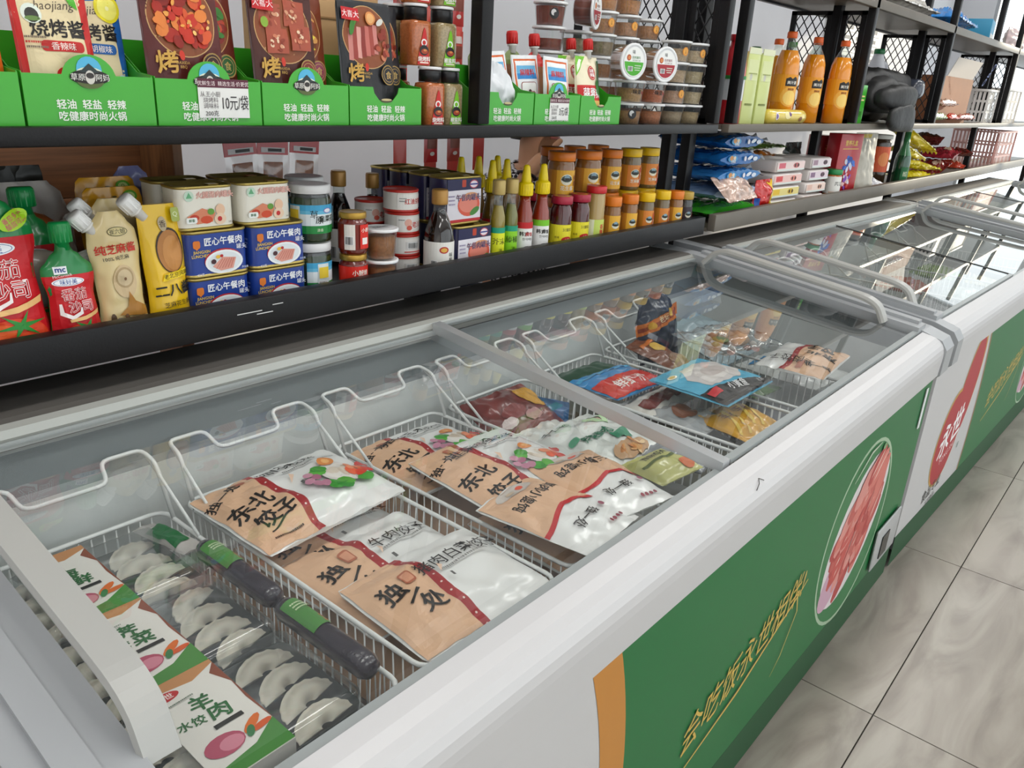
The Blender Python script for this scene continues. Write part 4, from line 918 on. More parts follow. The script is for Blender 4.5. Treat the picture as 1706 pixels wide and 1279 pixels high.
def chili_jar(label, x, y, z, a0, red):
    S = [lab(120, 10, 56, '#d8281c' if red else '#7a2416')]
    S += ([Tx('小厨娘', 6, 44, 11, '#f8ece0', .05), El(14, 24, 9, 7, '#f0a030', 12)] if red else [R(-22, 10, -2, 56, '#e8e2da')]+bars(-20, -6, 20, 34)+[R(6, 12, 26, 56, '#d8281c'), R(10, 20, 22, 32, '#f0e8e4'), Tx('小厨', 16, 46, 8, '#f8ece0', .04)])
    return jar('chilli_jar', label, (x, y, z), .0262, .0765, M('#b8923e', .3, .6), CHI, S, lidh=.011, lidr=.96, neck=.86, shoulder=.15, a0=a0)
chili_jar('gold lidded chilli jar with red label facing out', .938, 1.170, ZL, -110, True)
chili_jar('gold lidded chilli jar with barcode stacked on the other', .938, 1.170, ZL+.077, -115, False)
PNB = '#a8692c'
for k, l in ((0, 'lower clear tub of brown peanut sauce beside chilli jars'), (1, 'upper clear tub of brown peanut sauce with printed lid')):
    tub(l, 1.004, 1.168, ZL+k*.0595, PNB, .72, r=.032, h=.059, lidart=[Tx('麻酱小料', 0, 4, 9, '#3a3a44', .03)]+scribble(9, -20, 20, -6, 3, '#5a5a66') if k else None)
RC = M('#e6e2da', .35); RED = M('#b82a20', .35)
def red_can(label, x, y, z, a0, kind, group=None, r=.036, h=.0443):
    o = thing('relish_can', label, 'can', (x, y, z), 0, group)
    MB().lathe([(r*.97, 0), (r, .001), (r, .004), (r*.98, .0055), (r*.98, h-.0055), (r, h-.004), (r, h-.001), (r*.96, h), (r*.9, h-.002)], [RED, RED, RED, RC, RED, RED, RED, RED], 28).build('body', o)
    S = {0: [R(-30, 8, 30, 36, '#ede9e4'), Tx('红油豆瓣', 8, 22, 12, '#c8302a', .05)]+scribble(3, -26, -12, 28, 2, '#8a8a8a')+scribble(4, -26, -12, 23, 2, '#8a8a8a'),
         1: [R(-30, 8, 30, 36, '#ede9e4'), Tx('老川', 14, 20, 13, '#c8302a', .04), El(-6, 24, 8, 8, '#e8b0a0', 12), El(-4, 14, 6, 5, '#d85a48', 10)]+scribble(3, -26, -14, 30, 2, '#8a8a8a'),
         2: [R(-30, 8, 30, 36, '#ede9e4'), R(-10, 14, 24, 30, '#d8d4d0')]+bars(-4, 18, 17, 28)+[R(-12, 9, 26, 11, '#c8302a')]}[kind]
    art(S, cyl(r*.98, 0, a0), 'printed_label', o, 6)
    return o
for k, (kd, dx) in enumerate(((2, .004), (2, .002), (1, .0), (0, -.003))): red_can(['bottom', 'second', 'third', 'top'][k]+' red and white relish can in the stack beside the soy bottle', 1.112+dx, 1.229, ZL+k*.0446, -112+6*k, kd)
for k in range(3): red_can('red and white relish can in the shorter stack behind the tubs', 1.096, 1.308, ZL+k*.0496, -100, 1, 'shorter relish stack', r=.033, h=.0493)
SOY = M('#1a0d08', .08, coat=.8)
def soy(label, x, y, h=.180, r=.031, shapes=True, a0=-118):
    o = thing('soy_sauce_bottle', label, 'bottle', (x, y, ZL), 0); k = h/.18
    MB().lathe([(r*.93, 0), (r, .004), (r, .085*k), (r*.92, .100*k), (r*.62, .122*k), (r*.42, .136*k), (r*.40, .150*k)], [SOY]*4+[SOY, CLR], 26).build('body', o)
    MB().lathe([(r*.52, .1505*k), (r*.54, .153*k), (r*.54, .176*k), (r*.50, .18*k)], M('#b98a45', .35, .2), 22).build('cap', o)
    S = [lab(110, 8, 78, '#e8e6e0'), El(2, 62, 10, 7, '#b8282a', 18), El(2, 62, 7, 4.5, '#e0b050', 16), Tx('味\n极\n鲜', 18, 42, 10, '#2a2a2a', .03), El(6, 20, 10, 8, '#5a2a1e', 14), El(8, 24, 5, 5, '#8a4a2a', 10)]+bars(-24, -12, 16, 40)
    art(S, cyl(r, 0, a0), 'printed_label', o, 6, base=.0008)
    return o
soy('dark soy sauce bottle with gold cap before the square tins', 1.160, 1.168)
soy('soy sauce bottle with gold cap at the very back of the shelf', 1.080, 1.392, .196, .030)
soy('soy sauce bottle with gold cap behind the relish cans', 1.152, 1.368, .190, .027)
def pork_tin(label, x, y, z, group=None, h=.0995):
    S = [R(-51, h*720, 51, h*1000-5, '#24244c'), R(-51, 5, 51, h*720, '#e6e2ea'), R(-51, 5, 51, 11, '#c02a30'), RR(-8, h*780, 4, h*930, 2, '#b8402a'), El(28, h*830, 13, 9, '#b84a5a', 18), El(28, h*830, 11, 7, '#e8dce4', 18), R(16, h*815, 40, h*845, '#2a3a8a'),
         El(14, 40, 34, 24, '#e0604a', 22), El(12, 42, 28, 18, '#e88a78', 20), El(32, 26, 16, 7, '#4a8a3a', 12, rot=25), El(20, 60, 20, 6, '#e0a070', 12), Tx('午餐肉罐头', 12, 56, 15, '#3a2a5a', .09), Tx('午餐肉罐头', 12, 56, 15, '#e8b0a8', .02)]+scribble(8, -48, -30, 60, 3, '#9a90b0')+scribble(9, -48, -30, 52, 3, '#9a90b0')+scribble(7, -48, -30, 44, 3, '#9a90b0')
    return tin('pork_tin', label, (x, y, z), 0, .112, .058, h, NAV, S, r=.015, group=group)
pork_tin('navy and white pork luncheon tin on the shelf before the oil bottles', 1.261, 1.190, ZL)
pork_tin('navy and white pork luncheon tin on top at the front', 1.243, 1.208, ZL+.1005)
for k in range(1, 4):
    pork_tin('pork luncheon tin in the upper row behind the front tin', 1.243, 1.208+.062*k, ZL+.1005, 'upper rear pork tins'); pork_tin('pork luncheon tin in the lower row behind the front tin', 1.258, 1.190+.062*k, ZL, 'lower rear pork tins')
def oil_bottle(label, x, y, col_, labc, txt, group=None, h=.19, r=.0168):
    o = thing('seasoning_oil_bottle', label, 'bottle', (x, y, ZL), 0, group); g = M(col_, .08, coat=.8)
    MB().lathe([(r*.92, 0), (r, .003), (r, .10), (r*.96, .112), (r*.62, .135), (r*.58, .152), (r*.66, .158)], [g, g, g, g, CLR, CLR], 22).build('body', o)
    MB().lathe([(r*.82, .1585), (r*.86, .160), (r*.86, h-.003), (r*.78, h)], M('#c8ae6a', .35, .2), 22).build('cap', o)
    S = [lab(80, 6, 88, labc), R(-40, 76, 40, 88, '#1f9a7a'), Tx(txt, -1, 58, 16, '#1d2a10', .03), Tx('油', 2, 38, 9, '#3a4a1a', .02)]+scribble(5, -10, 10, 18, 3, '#5a7a2a')
    art(S, cyl(r, 0, -115), 'printed_label', o, 4); return o
oil_bottle('seasoning oil bottle with yellow label and gold cap', 1.340, 1.167, '#8a7a24', '#e3ea2e', '芥末')
oil_bottle('seasoning oil bottle with lime label and gold cap', 1.384, 1.167, '#6a6a24', '#8fd42a', '藤椒')
def chili_bottle(label, x, y, red, group=None, h=.218, r=.0205, colr='#8a2a10'):
    o = thing('chilli_sauce_bottle', label, 'bottle', (x, y, ZL), 0, group); g = M(colr, .1, coat=.8); ye = M('#f0d40a', .35)
    MB().lathe([(r*.9, 0), (r, .004), (r, .096), (r*.9, .112), (r*.64, .134), (r*.62, .150)], g, 22).build('body', o)
    mb = MB(); mb.lathe([(r*.80, .1505), (r*.84, .152), (r*.84, .176), (r*.74, .1785), (r*.58, .180), (r*.55, .188), (r*.40, .208), (r*.34, h-.003), (r*.2, h)], ye, 22)
    for i in range(18): mb.box(r*.82, r*.865, -.0007, .0007, .153, .174, ye, T=Matrix.Rotation(2*PI*i/18, 4, 'Z'))
    mb.build('nozzle_cap', o)
    S = [lab(100, 4, 92, '#f0f0ee'), lab(100, 78, 92, '#c8242a' if red else '#7ac82a'), Tx('韩式', -7, 66, 11, '#2a2420', .05), Tx('拌饭', 6, 65, 10, '#c8302a' if red else '#2a2420', .05), Tx('한식비빔', 2, 54, 7, '#3a3430', .02), El(2, 22, 17, 16, '#2a1a16', 20), El(2, 24, 14, 11, '#8a2a24' if red else '#d8902a', 18)]+food(41 if red else 42, 2, 24, 12, 9, ['#7a1e1a', '#a83a30'] if red else ['#e8b040', '#c85a1e', '#4a8a2a', '#e8e0c0'], 10, .35)
    art(S, cyl(r, 0, -115), 'printed_label', o, 4.5); return o
chili_bottle('yellow nozzle Korean sauce bottle with red label band', 1.432, 1.167, True)
chili_bottle('yellow nozzle Korean sauce bottle with green label band', 1.494, 1.167, False)
for (x, y) in ((1.398, 1.240), (1.455, 1.246), (1.376, 1.318), (1.436, 1.318), (1.496, 1.312)): chili_bottle('yellow nozzle sauce bottle standing in the rows behind', x, y, True, 'rear nozzle bottles', .222, .0195, '#7a5a1e')
DKR = M('#4a0f10', .1, coat=.8)
def plum_jar(label, x, y, z=ZL, group=None, r=.0265, h=.14):
    S = [lab(120, 14, 74, '#e8dc2e'), Tx('豆瓣酱', 8, 62, 9, '#4a4018', .02), El(8, 38, 15, 7.5, '#c8282a', 18), Tx('大酱', 8, 38, 7, '#f4e0c0', .03), Tx('香辣', -18, 44, 6, '#7a6a20', .01)]+scribble(6, -26, -10, 32, 2.5, '#a09020')+scribble(7, -26, -10, 26, 2.5, '#a09020')+scribble(8, -10, 26, 20, 2.5, '#a09020')
    return jar('bean_paste_jar', label, (x, y, z), r, h, M('#a81f3a', .3), DKR, S, lidh=.018, lidr=1.0, neck=.82, shoulder=.24, a0=-118, group=group, lidtop=[El(0, 0, 19, 19, '#c8a02a', 20), El(0, 0, 13, 13, '#b83a3a', 16)])
plum_jar('red lidded bean paste jar beside the green banded sauce bottle', 1.575, 1.168)
plum_jar('red lidded bean paste jar beside the taller red lidded jar', 1.650, 1.168)
plum_jar('red lidded bean paste jar in the second row', 1.562, 1.240, ZL, 'rear bean paste jars')
jar('sesame_jar', 'tall red lidded jar of pale sesame sauce', (1.716, 1.166, ZL), .0245, .156, M('#c8242a', .3), M('#b09458', .12, coat=.7), [lab(90, 8, 74, '#e8ecd8'), R(-10, 10, 40, 74, '#c8dc6a'), Tx('香\n辣', 12, 50, 13, '#c8242a', .05), El(8, 22, 10, 7, '#4a3a2a', 12)], lidh=.017, lidr=1.06, neck=.95, shoulder=.12, a0=-120)
def pb_jar(label, x, y, z, kind, r=.0228, h=.1235, group=None, a0=-120):
    k = r/.0228
    lidc = {'o': '#e07a18', 'y': '#ecc010', 'g': '#b8983a'}[kind]; body = M({'o': '#8a5a26', 'y': '#6f5a34', 'g': '#2e2a28'}[kind], .12, coat=.7)
    lc = {'o': '#eab13a', 'y': '#e08a3a', 'g': '#3a2f38'}[kind]
    zz = h*1000
    S = [lab(95*k, zz*.10, zz*.62, lc), R(-40*k, zz*.10, -16*k, zz*.62, '#c8862e' if kind != 'g' else '#2a2228'), El(2*k, zz*.42, 10.5*k, 9*k, '#e8e4d0', 16), El(2*k, zz*.44, 9.5*k, 5.5*k, '#4a5a4a', 14), El(2*k, zz*.46, 5*k, 5*k, '#8aa8b8', 12), El(2*k, zz*.425, 10*k, 2.6*k, '#2a2a24', 14), Tx('花生酱' if kind == 'o' else '芝麻酱', 3*k, zz*.24, 8*k, '#f4ead8', .04)]
    if kind == 'y': S += [R(14*k, zz*.14, 26*k, zz*.56, '#c8502a'), Tx('麻\n酱', 20*k, zz*.36, 9*k, '#f4e0c0', .03)]
    else: S += [Tx('纯\n香', 19*k, zz*.40, 9*k, '#8a3a14', .04)]
    return jar('nut_butter_jar', label, (x, y, z), r, h, M(lidc, .35), body, S, lidh=h*.19, lidr=1.02, neck=.93, shoulder=.15, a0=a0, group=group)
for x, kd in ((1.797, 'o'), (1.880, 'o')): pb_jar('orange lidded peanut butter jar in the front row on the shelf', x, 1.166, ZL, kd, group='front row orange lidded jars')
for x, kd in ((1.966, 'y'), (2.052, 'y')): pb_jar('yellow lidded sesame paste jar in the front row on the shelf', x, 1.166, ZL, kd, group='front row yellow lidded jars')
pb_jar('last orange lidded jar in the front row before the gold lid', 2.130, 1.166, ZL, 'o', h=.118)
pb_jar('dark small jar with a gold lid at the end of the jar row', 2.190, 1.166, ZL, 'g', h=.112)
for x, kd, r_ in ((1.642, 'o', .034), (1.757, 'o', .034), (1.863, 'o', .029), (1.962, 'y', .029), (2.058, 'y', .028)):
    pb_jar('large jar standing in the second row under another jar', x, 1.228, ZL, kd, min(r_, .029), .1235, 'second row jars')
    pb_jar({1.642: 'big orange lidded peanut butter jar stacked beside the checked shirt', 1.757: 'biggest orange lidded peanut butter jar on the upper tier', 1.863: 'narrower orange lidded peanut butter jar on the upper tier', 1.962: 'yellow lidded sesame jar on the upper tier after orange lids', 2.058: 'yellow lidded sesame jar on the upper tier nearest the post'}[x], x, 1.228, ZL+.1238, kd, r_, .112)
for x, z in ((1.70, 0), (1.80, 0), (1.91, 0)):
    pb_jar('orange lidded jar in the third row', x, 1.305, ZL, 'o', .029, .1235, 'third row jars'); pb_jar('orange lidded jar stacked in the third row', x, 1.305, ZL+.1238, 'o', .029, .115, 'third row stacked jars')

# ------------------------------------------------------------------ packs hanging behind the shelves
MB().tube([(.20, 1.478, 1.60), (2.18, 1.478, 1.60)], .004, BLK, 8).build('hang_rod', rk)
for x in (.40, 2.0): MB().box(x-.006, x+.006, 1.462, 1.484, 1.16, 1.61, BLK).build('rod_bracket', rk)
for k, x in enumerate((.905, .985, 1.065)):
    o = thing('hanging_pack', 'clear snack pack with red header hanging under the upper shelf', 'snack pack', (x*.98, 1.452, 1.1345), (0, math.radians((-4, 3, 5)[k]), 0), 'clear packs hung under the shelf')
    MB().box(-.036, .036, -.001, .001, -.052, 0, fm('#c8242c')).build('header_card', o)
    def cf(u, v): return ((u-.5)*.072, -.009*math.sin(PI*u)*math.sin(PI*v)-.001, -.052-.085*v)
    MB().grid(cf, 8, 8, FILM).build('clear_bag', o)
    MB().box(-.022, .022, -.005, .001, -.118, -.066, M('#c08468', .5, var=.3, vscale=60), .002).build('contents', o)
    MB().box(-.036, .036, -.0008, .0008, -.148, -.137, fm('#b81f28')).build('bottom_seal', o)
    art([R(-28, -48, 28, -38, '#e8e0e0'), R(-12, -46, 20, -40, '#2a2a2a')], front(-.001, 0), 'printed_header', o)
for k, x in enumerate((1.325, 1.425, 1.505, 1.60)):
    o = thing('snack_strip', 'red strip of small snack packets hanging behind the '+['square tins', 'oil bottles', 'Korean sauce bottles', 'bean paste jars'][k], 'snack strip', (x, 1.472, 1.594), 0)
    MB().box(-.02, .02, -.0008, .0008, -.57, 0, fm('#e0443a')).build('strip_card', o)
    for j in range(5):
        if k in (0, 3) and j > 1: continue
        z = -.03-.105*j
        def pf(u, v, z=z): return ((u-.5)*.046, -.007*math.sin(PI*u)**.6*math.sin(PI*v)**.6-.0012, z-.095*v)
        MB().grid(pf, 8, 8, fm(['#d03038', '#b8463e', '#d8503f', '#c83a38', '#d0483c'][(j+k) % 5])).build('packet', o)
        art([R(-16, z*1000-62, 16, z*1000-34, '#8a4a3c'), R(-14, z*1000-28, 14, z*1000-12, '#e8d8d0'), El(0, z*1000-74, 8, 5, '#e8e0d8', 10)], lambda u, v, off, z=z: Vector((u, -.007*math.sin(PI*(u/.046+.5))**.6*math.sin(PI*min(1, max(0, (z-v)/.095)))**.6-.0014-off, v)), 'packet_print', o, 6, 8)

# ================================================================== the second rack
def lying(name, label, cat, x, y, z, rz, w, h, t, mat, shapes=(), seed=0, crk=.003, tilt=0, roll=0, group=None, outline=RECT, bulge=PILLOW, back=.5, **k):
    return bag(name, label, cat, (x, y, z), (-PI/2+tilt, roll, rz), w, h, t, mat, shapes, outline, bulge, seed, crk, group, back=back, **k)
FRONT = None
def facing(name, label, cat, x, y, z, w, h, t, mat, shapes=(), seed=0, crk=.004, rot=(0, 0, 0), group=None, **k):
    return bag(name, label, cat, (x, y, z), rot, w, h, t, mat, shapes, seed=seed, crk=crk, group=group, **k)
CRY = M('#cfd6de', .18, coat=.6)
# blue noodle packets, stacked, crimped ends out
BLOCK = [(0, .72), (.08, .95), (.5, 1), (.92, .95), (1, .72)]
for k, (l, c) in enumerate((('pale blue noodle packet at the bottom of the blue stack', '#9dbbe0'), ('blue noodle packet second in the blue stack', '#3a88cc'), ('blue noodle packet third in the blue stack', '#1f6fb8'), ('deep blue noodle packet on top of the blue stack', '#1560a6'))):
    z = ZL+.090+k*.0530
    o = lying('noodle_packet', l, 'noodle packet', 2.53+.008*(k % 2), 1.165, z, 0, .34-.015*k, .24, .046, M(c, .2, coat=.7), [], 50+k, .0025, back=1.0, bulge=BLOCK)
    S = [El(-70, 2, 34, 11, '#3aa0d8', 16), El(-80, 4, 13, 8, '#d89a5a', 12), El(-58, 4, 9, 6, '#f0e0c8', 10), Tx('手擀面', -66, -6, 11, '#f4f4f0', .04), El(20, 0, 9, 8, '#e8e8f0', 10), El(56, 2, 20, 6, '#e8f0f8', 10, rot=10), El(95, -2, 18, 7, '#dce6f2', 10)]
    art(S, flat((0, 0, 0), (1, 0, 0), (0, -1, 0)), 'printed_face', o, base=.004)
    MB().grid(lambda u, v: (.150-.006*k+.06*u, (.014*math.sin(v*38+k)+.008*math.sin(v*19))*u-.002, .005+.225*v), 3, 28, CRY).build('crimped_end', o)
lying('noodle_packet', 'bright green wrapped packet under the blue noodle stack', 'noodle packet', 2.53, 1.160, ZL+.031, 0, .34, .22, .050, M('#3fae2a', .2, coat=.7), [], 60, .003, back=1.0, bulge=BLOCK)
lying('noodle_packet', 'clear packet of orange snacks drooping over the shelf rail', 'snack packet', 2.47, 1.108, ZL+.075, .05, .24, .10, .03, M('#d8b8a8', .2, coat=.6, var=.5, vscale=40), [], 61, .006, tilt=.75)
facing('candy_bag', 'red and yellow candy bag beside the blue packets', 'candy bag', 2.735, 1.165, ZL, .13, .12, .05, M('#c8201e', .25, coat=.5), [Pg([(5, 2), (62, 2), (62, 118), (20, 118), (35, 60)], '#e8c018'), R(-62, 2, -45, 60, '#2a5ab0')], 62, .006)
def pack_row(x, n, cols, label, w=.23):
    for k in range(n):
        c = cols[k]; z = ZL+.006+k*.046
        o = thing('pastry_pack', label % ['bottom', 'second', 'third', 'top'][k if n > 3 else (0, 1, 3)[k]], 'pastry pack', (x+.008*k, 1.152, z-.005), math.radians(-3))
        MB().box(-w/2, w/2, 0, .16, 0, .040, M('#ece4e0', .3, coat=.4), .008).build('tray', o)
        S = [R(-w*480, 5, w*480, 35, c[0]), R(-w*420, 14, -w*200, 32, c[1]), El(w*180, 22, w*110, 9, c[2], 14), El(w*140, 22, 6, 7, '#3a2a24', 10), El(w*240, 22, 6, 7, '#3a2a24', 10), R(-w*480, 5, w*480, 10, '#dfe8e4')]
        art(S, front(0, 0), 'printed_face', o, base=.0008)
        mb = MB(); mb.grid(lambda u, v: ((u-.5)*w*1.02, -.004-.012*u*0-.006*abs(math.sin(u*30)), .040+.006*math.sin(u*25)*v*.4+.001), 20, 2, CRY); 
pack_row(2.90, 4, [('#cfe0a0', '#3a8ad8', '#7ac83a'), ('#e8d88a', '#e8c030', '#d8b030'), ('#f0c8c0', '#d84a4a', '#e88a7a'), ('#f4dcd8', '#e06a7a', '#c86a6a')], '%s pink and white pastry pack in the stack beside the candy bag')
pack_row(3.20, 4, [('#f0d0c0', '#e8b8a8', '#e0a890'), ('#f2d8cc', '#e8c0b0', '#e4b098'), ('#e0d0d8', '#8a6a88', '#7a4a6a'), ('#e8dce0', '#a88a9a', '#6a4a60')], '%s purple and white pastry pack in the stack before the green jar', .18)
lying('pickle_packet', 'olive green packet lying behind the pastry packs', 'packet', 3.05, 1.315, 1.062, 0, .42, .13, .03, M('#5a7a24', .3, coat=.4), [], 64, .005)
lying('pickle_packet', 'orange printed packet lying under the olive packet', 'packet', 3.03, 1.315, 1.030, 0, .42, .13, .03, M('#d8782a', .3, coat=.4), [], 65, .005)
facing('cushion_bag', 'packed bag supporting the lying packets at the back', 'bag', 3.05, 1.38, ZL, .40, .155, .11, M('#6a5a44', .4), [], 66, .005)
facing('seaweed_bag', 'dark green bag standing behind the pastry packs', 'bag', 3.44, 1.36, ZL, .17, .215, .04, M('#2e3a34', .3, coat=.4), [], 67, .006)
for k in range(2):
    o = thing('red_tin', 'red round tin with gold base standing behind the gift box' if k == 0 else 'red round tin beneath the other red tin', 'tin', (3.66, 1.330, ZL+.123*k), 0) if True else None
    MB().lathe([(.05, 0), (.052, .003), (.052, .024), (.052, .118), (.05, .122)], [M('#7a7a1e', .3)]*2+[M('#a81c1e', .3, coat=.4)]*2, 28).build('body', o)
    art([Tx('茶', 0, 70, 30, '#d8a050', .03)], cyl(.052, 0, -120), 'printed_face', o)
o = thing('gift_box', 'tall red gift box with gold lettering and blue figures', 'box', (3.585, 1.170, ZL), math.radians(-12))
MB().box(-.085, .085, 0, .06, 0, .262, M('#b8202a', .35, coat=.3), .002).build('box', o)
art([Tx('营养礼盒', 0, 225, 24, '#e8c860', .04), R(-60, 200, 60, 203, '#e8c860')]+food(71, 10, 140, 50, 40, ['#2a5ac8', '#4a7ad8', '#d8d8e8', '#2a4aa0'], 16, .35)+food(72, 5, 75, 36, 40, ['#d8d8e0', '#c83a3a', '#8a4ab0', '#e8b8b8'], 16, .3), front(0, 0), 'printed_front', o)
MB().box(.0855, .0885, .002, .058, .003, .259, M('#d8b870', .4)).build('gold_edge', o)
jar('pickle_jar', 'green lidded jar with white label before the red gift box', (3.435, 1.168, ZL), .032, .125, M('#1f8a4a', .3), M('#c86a1e', .15, coat=.6), [lab(140, 30, 98, '#eceae4'), Tx('酱菜', 6, 70, 18, '#3a3a3a', .02), R(-30, 32, 30, 38, '#d8b8a0')], lidh=.02, shoulder=.14, a0=-125)
o = bag('rice_bag', 'tall pale grey paper bag beside the gift box', 'bag', (3.86, 1.200, ZL), (0, 0, math.radians(-15)), .17, .262, .09, M('#cdc8bc', .5), [R(-30, 240, 30, 256, '#d8c060')], seed=73, crk=.003, bulge=STAND)
lying('salt_bag', 'white plastic bag lying before the grey paper bag', 'bag', 4.02, 1.150, ZL+.03, 0, .17, .13, .05, M('#dcdce4', .25, coat=.4), [], 74, .008)
jar('sauce_jar', 'dark sauce jar with a square orange label', (4.30, 1.270, ZL), .055, .245, M('#d0cfc8', .35), M('#3a2a1c', .12, coat=.6), [R(-52, 70, 52, 190, '#d8582a'), El(0, 130, 30, 34, '#e88a4a', 14)], lidh=.02, shoulder=.1, a0=-125)
o = thing('green_bottle', 'dark green glass bottle beside the yellow packets', 'bottle', (4.44, 1.185, ZL), 0)
MB().lathe([(.034, 0), (.038, .004), (.038, .12), (.034, .15), (.016, .20), (.014, .262)], [M('#0f4a2a', .08, coat=.8)]*3+[M('#3a7a4a', .1, coat=.7)]*2, 24).build('body', o)
MB().lathe([(.0155, .2625), (.016, .275)], M('#b8c0a8', .4), 18).build('cap', o); art([R(-24, 30, 24, 95, '#1f6a3a'), Tx('醋', 0, 62, 26, '#d8e0c0', .02)], cyl(.038, 0, -125), 'printed_label', o, 6)
YEL = M('#d8c81a', .25, coat=.5)
for k, (x, y, z, r_, ro, l) in enumerate(((4.85, 1.150, ZL+.022, -.10, .02, 'lowest'), (4.92, 1.160, ZL+.072, -.16, .10, 'second'), (4.86, 1.190, ZL+.136, .05, .16, 'third'), (4.95, 1.200, ZL+.204, -.12, .28, 'topmost'))):
    o = lying('yellow_packet', l+' long yellow snack packet in the heap beyond the green bottle', 'snack packet', x, y+.03, z+.006, r_, .42, .13, .045, YEL, [], 80+k, .005, roll=ro, back=.9)
    MB().grid(lambda u, v: (.20+.06*u, .012*math.sin(v*30)*u, .01+.11*v), 3, 20, M('#e8d83a', .2, coat=.6)).build('crimped_end', o)
for k, (x, y, z, c, l) in enumerate(((5.45, 1.17, 0, '#8a2a24', 'maroon'), (5.62, 1.19, .075, '#a82a3a', 'crimson'), (5.80, 1.17, 0, '#b8402a', 'rust red'), (5.98, 1.18, .07, '#7a2620', 'dark red'), (5.55, 1.28, .15, '#6a3a2a', 'brown'))):
    lying('snack_bag', l+' crinkled snack bag in the heap before the basket', 'snack bag', x, y+.005+.03*(k == 0), ZL+.04+z, .08*k, .30, .20, .06, M(c, .22, coat=.6), [El(20, 60, 50, 24, '#d8b8a0', 12)], 90+k, .008, roll=.1*(k-2))
def plastic_basket(name, label, x, y, z, w, d, h, mat, rz=0):
    o = thing(name, label, 'basket', (x, y, z), rz)
    mb = MB(); loft(mb, [(rrect(w, d, .02), h-.012), (rrect(w+.02, d+.02, .025), h-.012), (rrect(w+.02, d+.02, .025), h), (rrect(w, d, .02), h)], mat, False, False, False); mb.build('rim', o)
    MB().box(-w/2+.012, w/2-.012, -d/2+.012, d/2-.012, 0, .006, mat).build('base', o)
    mb = MB(); 
    for sx, n, L_ in ((0, int(w/.022), w), (1, int(d/.022), d)):
        for i in range(n+1):
            t = -L_/2+L_*i/n
            for s_ in (-1, 1):
                if sx == 0: mb.add([(t-.006, s_*d/2*.94, .003), (t+.006, s_*d/2*.94, .003), (t+.006, s_*d/2, h-.010), (t-.006, s_*d/2, h-.010)], [(0, 1, 2, 3)], mat)
                else: mb.add([(s_*w/2*.96, t-.006, .003), (s_*w/2*.96, t+.006, .003), (s_*w/2, t+.006, h-.010), (s_*w/2, t-.006, h-.010)], [(0, 1, 2, 3)], mat)
    for zz in (h*.3, h*.62): loft(mb, [(rrect(w*.97, d*.96, .02), zz), (rrect(w*.975, d*.965, .02), zz+.012)], mat, False, False, False)
    q = mb.build('slotted_wall', o); q['kind'] = 'stuff'
    return o
plastic_basket('plastic_basket', 'pink slotted plastic basket on the lower shelf', 6.75, 1.285, ZL, .62, .28, .25, M('#d8a8a0', .4))
# ---- upper bay: bottles
def plain_bottle(name, label, x, y, z, r, h, body, capm, prof=None, shapes=(), fillm=None, a0=-122, group=None):
    o = thing(name, label, 'bottle', (x, y, z), 0, group)
    pr = prof or [(.88, 0), (1, .012), (1, .30), (.94, .38), (1, .46), (1, .60), (.94, .70), (.70, .80), (.36, .88), (.33, .93)]
    mats = [body]*(len(pr)-3)+[fillm or body]*2
    MB().lathe([(a*r, b*h) for a, b in pr], mats, 26).build('body', o)
    MB().lathe([(.40*r, .931*h), (.42*r, .935*h), (.42*r, .985*h), (.38*r, h)], capm, 20).build('cap', o)
    if shapes: art(list(shapes), cyl(r, 0, a0), 'printed_label', o, r*220, base=.001)
    return o
JU = M('#e8900f', .12, coat=.7); OC = M('#e8641e', .35)
js = [lab(200, 88, 180, '#e89a1e'), El(0, 108, 34, 34, '#f0b040', 20), El(0, 104, 24, 24, '#f6d070', 18), R(-22, 142, 24, 166, '#1d1a18'), Pg([(-22, 166), (-8, 172), (0, 166), (12, 174), (24, 166)], '#1d1a18'), Tx('美汁源', 1, 154, 12, '#f4f0e8', .04), Tx('果粒橙', 0, 132, 8, '#8a3a10', .04)]
js = [(s[0], [(u, v-18) for u, v in s[1]], s[2]) if s[0] == 'P' else (s[0], s[1], s[2], s[3]-18, *s[4:]) for s in js]
for (x, y, l) in ((2.91, 1.222, 'orange juice bottle with orange cap behind the lying yellow roll'), (3.155, 1.222, 'orange juice bottle with black label block before the notice'), (3.262, 1.262, 'orange juice bottle second before the black post'), (3.322, 1.180, 'orange juice bottle touching the black post')):
    plain_bottle('juice_bottle', l, x, y, ZU, .041, .300, JU, OC, shapes=js, fillm=CLR)
for (x, y, h, c, l) in ((3.04, 1.322, .285, OC, 'orange capped juice bottle at the back by the carton'), (3.20, 1.335, .285, M('#3a8a2a', .35), 'green capped juice bottle in the back row'), (2.905, 1.345, .25, M('#1a5a2a', .35), 'dark green capped bottle in the back row')):
    plain_bottle('juice_bottle', l, x, y, ZU, .04, h, M('#e8a03a', .12, coat=.6), c, fillm=CLR)
o = thing('snack_roll', 'yellow wrapped roll lying before the juice bottles', 'snack roll', (2.80, 1.159, ZU+.0245), 0)
T = Matrix.Rotation(PI/2, 4, 'Y')
MB().lathe([(.004, -.155), (.02, -.15), (.0238, -.14), (.024, -.1), (.024, .1), (.0238, .14), (.02, .15), (.004, .155)], M('#e8cf5a', .25, coat=.5), 24, T).build('wrapper', o)
art([El(-20, 6, 26, 12, '#f4e8a8', 14), El(0, 10, 10, 8, '#5a2a6a', 12), El(-110, 2, 12, 12, '#e8e0f0', 14), El(-110, 2, 8, 8, '#6a4a8a', 12), El(90, -6, 14, 8, '#8a5a3a', 12)], lambda u, v, off: Vector((u, -(.024+off)*math.cos(v/.024), (.024+off)*math.sin(v/.024))), 'printed_face', o, 20, 6)
